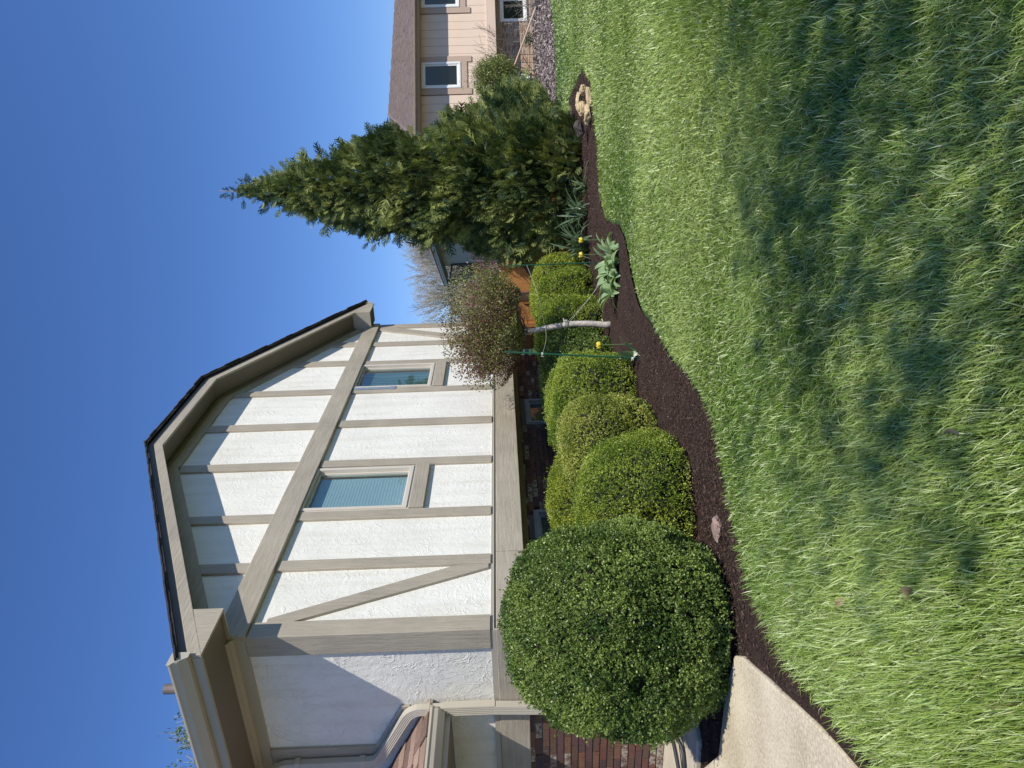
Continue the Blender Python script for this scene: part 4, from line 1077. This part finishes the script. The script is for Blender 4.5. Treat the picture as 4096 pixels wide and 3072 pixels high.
stake('right green steel stake rising behind the tulip leaves', (1.80, 11.0), (1.79, 11.0, 1.41))
st = MB(); a = Vector((0.308, 7.64, 1.04)); c = Vector((0.76, 9.56, 0.90)); b_ = Vector((1.795, 11.0, 1.06))
def sag(a, b, s, n=10): return [a.lerp(b, i / n) - Vector((0, 0, s * math.sin(math.pi * i / n))) for i in range(n + 1)]
st.tube(sag(a, c, 0.03) + sag(c, b_, 0.03)[1:], 0.0017, 5); tag(st.build('tie_string', ROPE), 'thin white string stretched from the left stake past the trunk to the right stake', 'string')
st = MB(); st.tube(sag(Vector((0.79, 9.56, 0.60)), Vector((1.45, 9.62, 0.02)), 0.03), 0.0016, 5); st.tube(sag(Vector((0.79, 9.55, 0.57)), Vector((1.50, 9.60, 0.02)), 0.035), 0.0016, 5)
for i in range(4): st.tube([(0.775 + 0.052 * math.cos(t), 9.62 + 0.052 * math.sin(t), 0.60 + 0.014 * i) for t in np.linspace(0, 6.28, 13)], 0.004, 5, False)
tag(st.build('guy_cord', ROPE), 'doubled grey white cord running from the middle of the pale trunk down to the ground', 'cord')

# --- hose loop by the brick wall
h = MB(); O = Vector((-3.02, 6.10, 0.075))
pts = [O + Vector(q) for q in ((-0.55, 0.05, 0), (-0.42, -0.02, 0.01), (-0.30, 0.02, 0.01), (-0.10, 0.10, 0.03), (-0.01, 0.12, 0.06), (0.02, 0.04, 0.05), (-0.05, -0.08, 0), (-0.2, -0.13, 0), (-0.38, -0.12, 0), (-0.5, -0.06, 0.0), (-0.62, -0.02, 0.0))]
h.tube(smoothline([tuple(p) for p in pts], 4), 0.017, 8)
ho = thing('garden_hose', 'looped dark rubber hose lying on the concrete beside the brick wall', 'hose')
h.build('tube', BLACKP, ho, smooth=True); c_ = MB(); c_.tube([tuple(pts[4] + Vector((-.03, -.004, -.01))), tuple(pts[4] + Vector((0.03, 0.004, 0.01)))], 0.024, 10); c_.build('coupling', BLACKP, ho)

# --- stones
def rock(name, label, c, s, mat, seed, rz=0, tilt=0, group=None):
    if group: c = (4.22 + (c[0] - 4.22) * 0.8, 11.05 + (c[1] - 11.05) * 0.8, c[2] * 0.8); s = tuple(q * 0.78 for q in s)
    b = bmesh.new(); bmesh.ops.create_icosphere(b, subdivisions=5, radius=1.0)
    co = np.array([v.co[:] for v in b.verts]); n1 = SNoise(seed, 1.8); n2 = SNoise(seed + 1, 6); n3 = SNoise(seed + 2, 17)
    co = np.sign(co) * np.abs(co) ** 0.7; gg = np.random.default_rng(seed)
    for _ in range(7):
        pn = unit(gg.normal(size=3)); dd = gg.uniform(0.62, 0.85); ov = np.maximum(0, co @ pn - dd); co = co - ov[:, None] * pn
    co *= (1 + 0.10 * n1(co) - 0.07 * np.abs(n2(co)) + 0.025 * n3(co))[:, None]
    co[:, 2] = np.round(co[:, 2] * 4) / 4 * 0.5 + co[:, 2] * 0.5
    co *= np.array(s)
    for v, q in zip(b.verts, co): v.co = q
    me = bpy.data.meshes.new('rock'); b.to_mesh(me); b.free(); me.materials.append(mat)
    o = bpy.data.objects.new(name, me); COL.objects.link(o); o.location = c; o.rotation_euler = (tilt, 0, rz)
    return tag(o, label, 'rock', group)
GR = 'limestone rocks at the end of the mulch bed'
rock('limestone_rock', 'front left limestone rock, rounded and cracked, at the bed edge', (3.98, 10.92, 0.075), (0.20, 0.13, 0.085), ROCKM, 1, 0.2, 0, GR)
rock('limestone_rock', 'speckled upright limestone rock in the middle of the pile', (4.20, 11.12, 0.15), (0.19, 0.10, 0.13), ROCKM, 2, 0.5, 0.3, GR)
rock('limestone_rock', 'long slab of limestone leaning at the back of the pile', (4.36, 11.28, 0.20), (0.24, 0.09, 0.07), ROCKM, 3, 0.3, -0.5, GR)
rock('limestone_rock', 'low pale limestone at the front edge against the grass', (4.25, 10.86, 0.05), (0.24, 0.08, 0.06), ROCKM, 4, 0.15, 0, GR)
rock('limestone_rock', 'rightmost limestone of the pile', (4.50, 11.1, 0.10), (0.15, 0.12, 0.10), ROCKM, 5, 0.9, 0.2, GR)
rock('dark_rock', 'small dark stone behind the pale limestones', (3.95, 11.35, 0.16), (0.12, 0.10, 0.09), simple('dark_stone', (0.07, 0.055, 0.05), 0.9, 8, 0.4, 0.6), 6, 0.2, 0.2)
rock('flat_stone', 'flat pinkish stone half buried in mulch between the two nearest boxwoods', (-1.04, 5.00, 0.012), (0.085, 0.07, 0.035), ROCKP, 7, 1.0)
# --- long pole with a black head leaning in the neighbour's bed
pl_ = thing('long_handled_broom', 'long pale wooden pole with a black brush head leaning by the tan brick wall', 'broom', (11.8, 22.6, 0))
MB().tube([(0, 0, 0.06), (-1.55, 2.2, 1.02)], 0.030, 8).build('handle', POLE, pl_)
MB().tube([(-1.55, 2.2, 1.02), (-1.75, 2.47, 1.14)], 0.016, 6).build('grip', simple('orange_grip', (0.7, 0.25, 0.1), 0.5), pl_)
hb = MB(); hb.box(-0.16, 0.26, -0.06, 0.06, 0.0, 0.11, 0, 0.01); hb.build('brush_head', BLACKP, pl_, bevel=0.02)
tk = MB()
for i in range(5): tk.tube([(i * 0.28, 0.03 * (i % 2), 0), (i * 0.28 + 0.02, 0, 0.9)], 0.009, 5)
tk.tube([(0, 0, 0.35), (1.12, 0, 0.38)], 0.007, 5)
tk_o = tk.build('wire_trellis', BLACKP); tk_o.location = (10.5, 25.0, 0); tag(tk_o, 'low black wire plant support in front of the tan brick wall', 'plant support')

# ------------------------------------------------------------------ background trees
def bare_tree(label, loc, H, seed, mat, leafcol=None, n0=6, spread=0.55, depth=5, r=0.16, leaf=0.05, minr=0.006, trunk=0.25, lf=3000, lean=0.45):
    g = np.random.default_rng(seed); root = thing('bare_tree', label, 'tree', loc)
    t = MB(); t.tube([(0, 0, -0.1), (0.02, 0, H * trunk * 0.5), (0, 0, H * trunk)], [r, r * 0.8, r * 0.7], 8); t.build('trunk', mat, root)
    mb = MB(); tips = []
    for i in range(n0):
        a = i * 2.4 + g.uniform(0, 1); grow(mb, np.array([0, 0, H * trunk * g.uniform(0.85, 1)]), unit(np.array([math.cos(a) * lean, math.sin(a) * lean, 1.0])), H * 0.27, r * 0.5, depth, spread, g, tips, 0.12, minr, 5, (2, 3), 0.10, 0.70)
    mb.build('branches', mat, root)
    if leafcol is not None:
        T = np.array([q[0] for q in tips if q[2] <= 1]); idx = g.integers(0, len(T), lf); P = T[idx] + g.normal(size=(lf, 3)) * 0.09
        V, F, CC = scatter(TV, TF, P, g.normal(size=(lf, 3)), g.normal(size=(lf, 3)), leaf * g.uniform(0.6, 1.3, lf), np.array(leafcol) * g.uniform(0.6, 1.4, (lf, 1)))
        obj('buds', np_mesh('buds', V, F, CC, LEAF), root, 'stuff')
    return root
bare_tree('wide bare grey tree rising behind the shaded house wing', (6.6, 41, 0), 7.6, 3, GTWIG, (0.25, 0.25, 0.15), 9, 0.50, 5, 0.16, 0.05, 0.005, 0.2, 2500, 0.62)
bare_tree('slender bare grey tree right beside the half timbered house corner, far behind the fence', (4.2, 37, 0), 4.9, 13, GTWIG, None, 7, 0.5, 4, 0.12, 0.05, 0.008, 0.2, 0, 0.5)
bare_tree('small purple twigged tree behind the globe tree crown', (2.6, 20, 0), 3.0, 23, PTWIG, (0.28, 0.12, 0.13), 7, 0.55, 4, 0.06, 0.03, 0.003, 0.2, 500, 0.4)
bare_tree('bare tree with grey green buds standing behind the tan house roof', (18.4, 46, 0), 8.6, 33, GTWIG, (0.18, 0.2, 0.12), 8, 0.5, 5, 0.2, 0.07, 0.012, 0.22, 2500, 0.5)
bare_tree('reddish twigged tree showing a little above the tan house roof', (14.2, 40, 0), 6.6, 43, PTWIG, (0.35, 0.12, 0.12), 6, 0.5, 4, 0.14, 0.05, 0.008, 0.22, 900, 0.45)
bare_tree('tall tree with fresh green leaves behind the roof of the half timbered house', (-14.6, 28.0, 0), 14.0, 53, GTWIG, (0.14, 0.22, 0.08), 8, 0.6, 5, 0.3, 0.13, 0.010, 0.25, 22000, 0.5)
bare_tree('large budding tree out of view to the right, shading the near lawn', (6.3, -3.6, 0), 9.2, 63, DBARK, (0.10, 0.14, 0.04), 9, 0.66, 4, 0.20, 0.11, 0.010, 0.26, 8500, 0.62)
# distant evergreens glimpsed under the shaded wing's eave
def dark_bush(label, c, r, h, seed):
    g = np.random.default_rng(seed); root = thing('evergreen_tree', label, 'tree', (c[0], c[1], 0)); n = 4200
    D = unit(g.normal(size=(n, 3))); P = D * np.array([r, r, h / 2]) * (1 + 0.15 * SNoise(seed, 3)(D))[:, None] * g.uniform(0.8, 1.0, (n, 1)); P[:, 2] += h / 2
    V, F, CC = scatter(SV, SF, P, unit(D + [0, 0, .6] + g.normal(size=(n, 3)) * .4), g.normal(size=(n, 3)), g.uniform(0.4, 0.7, n), np.array((0.035, 0.05, 0.03)) * g.uniform(0.6, 1.5, (n, 1)))
    obj('foliage', np_mesh('evergreen', V, F, CC, SPRAY), root, 'stuff')
    MB().tube([(0, 0, 0), (0, 0, h * 0.8)], [0.15, 0.03], 6).build('trunk', DBARK, root)
dark_bush('dark evergreen far behind the bare tree, under the shaded eave', (7.2, 47, 0), 2.6, 4.6, 2)
dark_bush('low evergreen far behind the cedar fence', (4.4, 46, 0), 2.0, 3.0, 4)

# ------------------------------------------------------------------ mulch chips and lawn
def chips(name, poly, box, n, col0, col1, z, size, seed, pale=0.01, palecol=(0.5, 0.42, 0.33)):
    g = np.random.default_rng(seed); x = g.uniform(box[0], box[1], n); y = g.uniform(box[2], box[3], n)
    k = inpoly(x, y, poly) & ~inpoly(x, y, WALK) & ~inpoly(x, y, SLAB); x = x[k]; y = y[k]; k = (g.random(len(x)) < (5.5 / np.maximum(2.5, np.hypot(x, y))).clip(0, 1)); x = x[k]; y = y[k]; n = len(x)
    P = np.stack([x, y, z + g.uniform(-0.004, 0.010, n)], 1); D = unit(g.normal(size=(n, 3)) * np.array([1, 1, 0.35]))
    U = unit(g.normal(size=(n, 3)) * 0.5 + np.array([0, 0, 1.0]))
    t = g.random((n, 1)); C = np.array(col0) * (1 - t) + np.array(col1) * t
    w = g.random(n) < pale; C[w] = palecol
    S = size * g.uniform(0.5, 1.5, n) * np.maximum(1, np.hypot(x, y) / 9); S[w] *= 0.45
    tv = np.array([(-0.16, 0, 0), (0.16, 0, 0), (0.11, 1, 0.05), (-0.13, 0.95, 0.0)]); tf = np.array([(0, 1, 2, 3)])
    V, F, CC = scatter(tv, tf, P, D, U, S, C)
    return tag(obj(name, np_mesh(name, V, F, CC, CHIP)), kind='stuff')
bedpoly = BED
chips('mulch_chips', bedpoly, (-3.2, 5.4, 2.0, 13.6), 260000, (0.028, 0.017, 0.013), (0.125, 0.080, 0.062), 0.018, 0.017, 3, 0.010, (0.62, 0.55, 0.45))
chips('old_mulch_chips', NBED, (5.5, 15.5, 16.5, 25.8), 160000, (0.05, 0.035, 0.03), (0.50, 0.42, 0.38), 0.03, 0.030, 4, 0.03, (0.6, 0.55, 0.5))

def grass():
    g = np.random.default_rng(17)
    allV = []; allF = []; allC = []; off = 0
    # blade: 3 segments, tapering and curving
    LN = SNoise(61, 1.5); LN2 = SNoise(62, 4.5); LD = SNoise(63, 1.1); LD2 = SNoise(64, 3.4); LH = SNoise(65, 2.8); LC = SNoise(66, 2.2)
    for r0_, r1_, dens, wid, hgt in ((1.2, 2.9, 21000, 0.0033, 0.088), (2.9, 4.4, 15000, 0.0038, 0.080), (4.4, 6.5, 8000, 0.0052, 0.074), (6.5, 10, 4000, 0.0075, 0.066), (10, 15, 1700, 0.0115, 0.058), (15, 27, 560, 0.020, 0.055)):
        half = 0.60
        n = int(half * (r1_ ** 2 - r0_ ** 2) * dens)
        r = np.sqrt(g.uniform(r0_ ** 2, r1_ ** 2, n)); th = g.uniform(-half, half, n)
        x = r * np.sin(th); y = r * np.cos(th)
        k = ~inpoly(x, y, BED) & ~inpoly(x - 0.055, y + 0.03, BED) & ~inpoly(x, y, NBED) & ~inpoly(x, y, WALK) & (y < 25.2); x = x[k]; y = y[k]; n = len(x)
        P0 = np.stack([x, y, np.zeros(n)], 1)
        a = 0.9 * LD(P0) + 0.6 * LD2(P0) + g.normal(0, 1.0, n) + 2.4
        lean = (0.42 + 0.42 * ((np.hypot(x, y) - 2.6) / 3.0).clip(0, 1) + 0.20 * LN(P0) + g.normal(0, 0.28, n)).clip(0.05, 1.2)
        up_ = g.random(n) < 0.38; a = np.where(up_, g.uniform(0, 6.28, n), a); lean = np.where(up_, lean * 0.55, lean)
        H = hgt * (1 + 0.22 * LH(P0)).clip(0.5, 1.5) * g.uniform(0.45, 1.35, n) * np.where(up_, 0.8, 1.0)
        dirx = np.stack([np.cos(a), np.sin(a), np.zeros(n)], 1)
        sidev = np.stack([-np.sin(a + g.normal(0, 0.6, n)), np.cos(a), np.zeros(n)], 1); sidev = unit(sidev + np.array([0, 0, 1.0]) * g.normal(0, 0.35, n)[:, None])
        W = wid * g.uniform(0.6, 1.4, n)
        pts = []
        for t, w in ((0, 0.8), (0.4, 1.0), (0.75, 0.75), (1.0, 0.05)):
            ang = lean * (0.45 + 0.95 * t)
            q = P0 + dirx * (H * t * np.sin(ang))[:, None] + np.array([0, 0, 1.0]) * (H * t * np.cos(ang))[:, None]
            pts += [q - sidev * (W * w / 2)[:, None], q + sidev * (W * w / 2)[:, None]]
        V = np.stack(pts, 1)      # n,8,3
        F = np.array([(0, 1, 3, 2), (2, 3, 5, 4), (4, 5, 7, 6)])
        F = (F[None] + (np.arange(n) * 8)[:, None, None]).reshape(-1, 4) + off
        t = (0.5 + 0.22 * LC(P0) + 0.12 * LN2(P0) + g.normal(0, 0.2, n)).clip(0, 1)[:, None]
        C = np.array((0.125, 0.225, 0.022)) * (1 - t) + np.array((0.39, 0.49, 0.140)) * t
        bl = g.random(n) < 0.20; C[bl] = np.array((0.54, 0.63, 0.32)) * g.uniform(0.8, 1.2, (bl.sum(), 1))  # paler blades carry the lawn's sheen in their colour
        dry = g.random(n) < 0.02; C[dry] = (0.32, 0.29, 0.14)
        C = C * g.uniform(0.75, 1.25, (n, 1))
        C = np.repeat(C, 8, 0)
        root = np.tile(np.array([0.45, 0.45, 0.85, 0.85, 1.05, 1.05, 1.15, 1.15]), n)[:, None]  # dark roots, lighter tips: shade between blades painted in
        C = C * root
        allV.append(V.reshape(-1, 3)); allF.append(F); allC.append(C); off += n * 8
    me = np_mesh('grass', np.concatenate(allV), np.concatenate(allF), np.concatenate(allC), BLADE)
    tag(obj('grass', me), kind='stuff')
grass()
for i, (x, y, lb) in enumerate(((-0.75, 2.45, 'curled tan dead leaf lying in the grass nearest the walkway'), (-0.20, 2.16, 'tan dead leaf lying in the grass at the very front'), (-0.92, 2.95, 'small pinkish dead leaf lying in the grass near the mulch edge'))):
    o = put('fallen_leaf', strap_mesh(0.05, 0.032, 1.2, (0.34, 0.24, 0.15), 80 + i, 4, 0.8), None, (x, y, 0.085), (0.9, 0.3, i * 2.0)); tag(o, lb, 'leaf')
scene.render.engine = 'CYCLES'
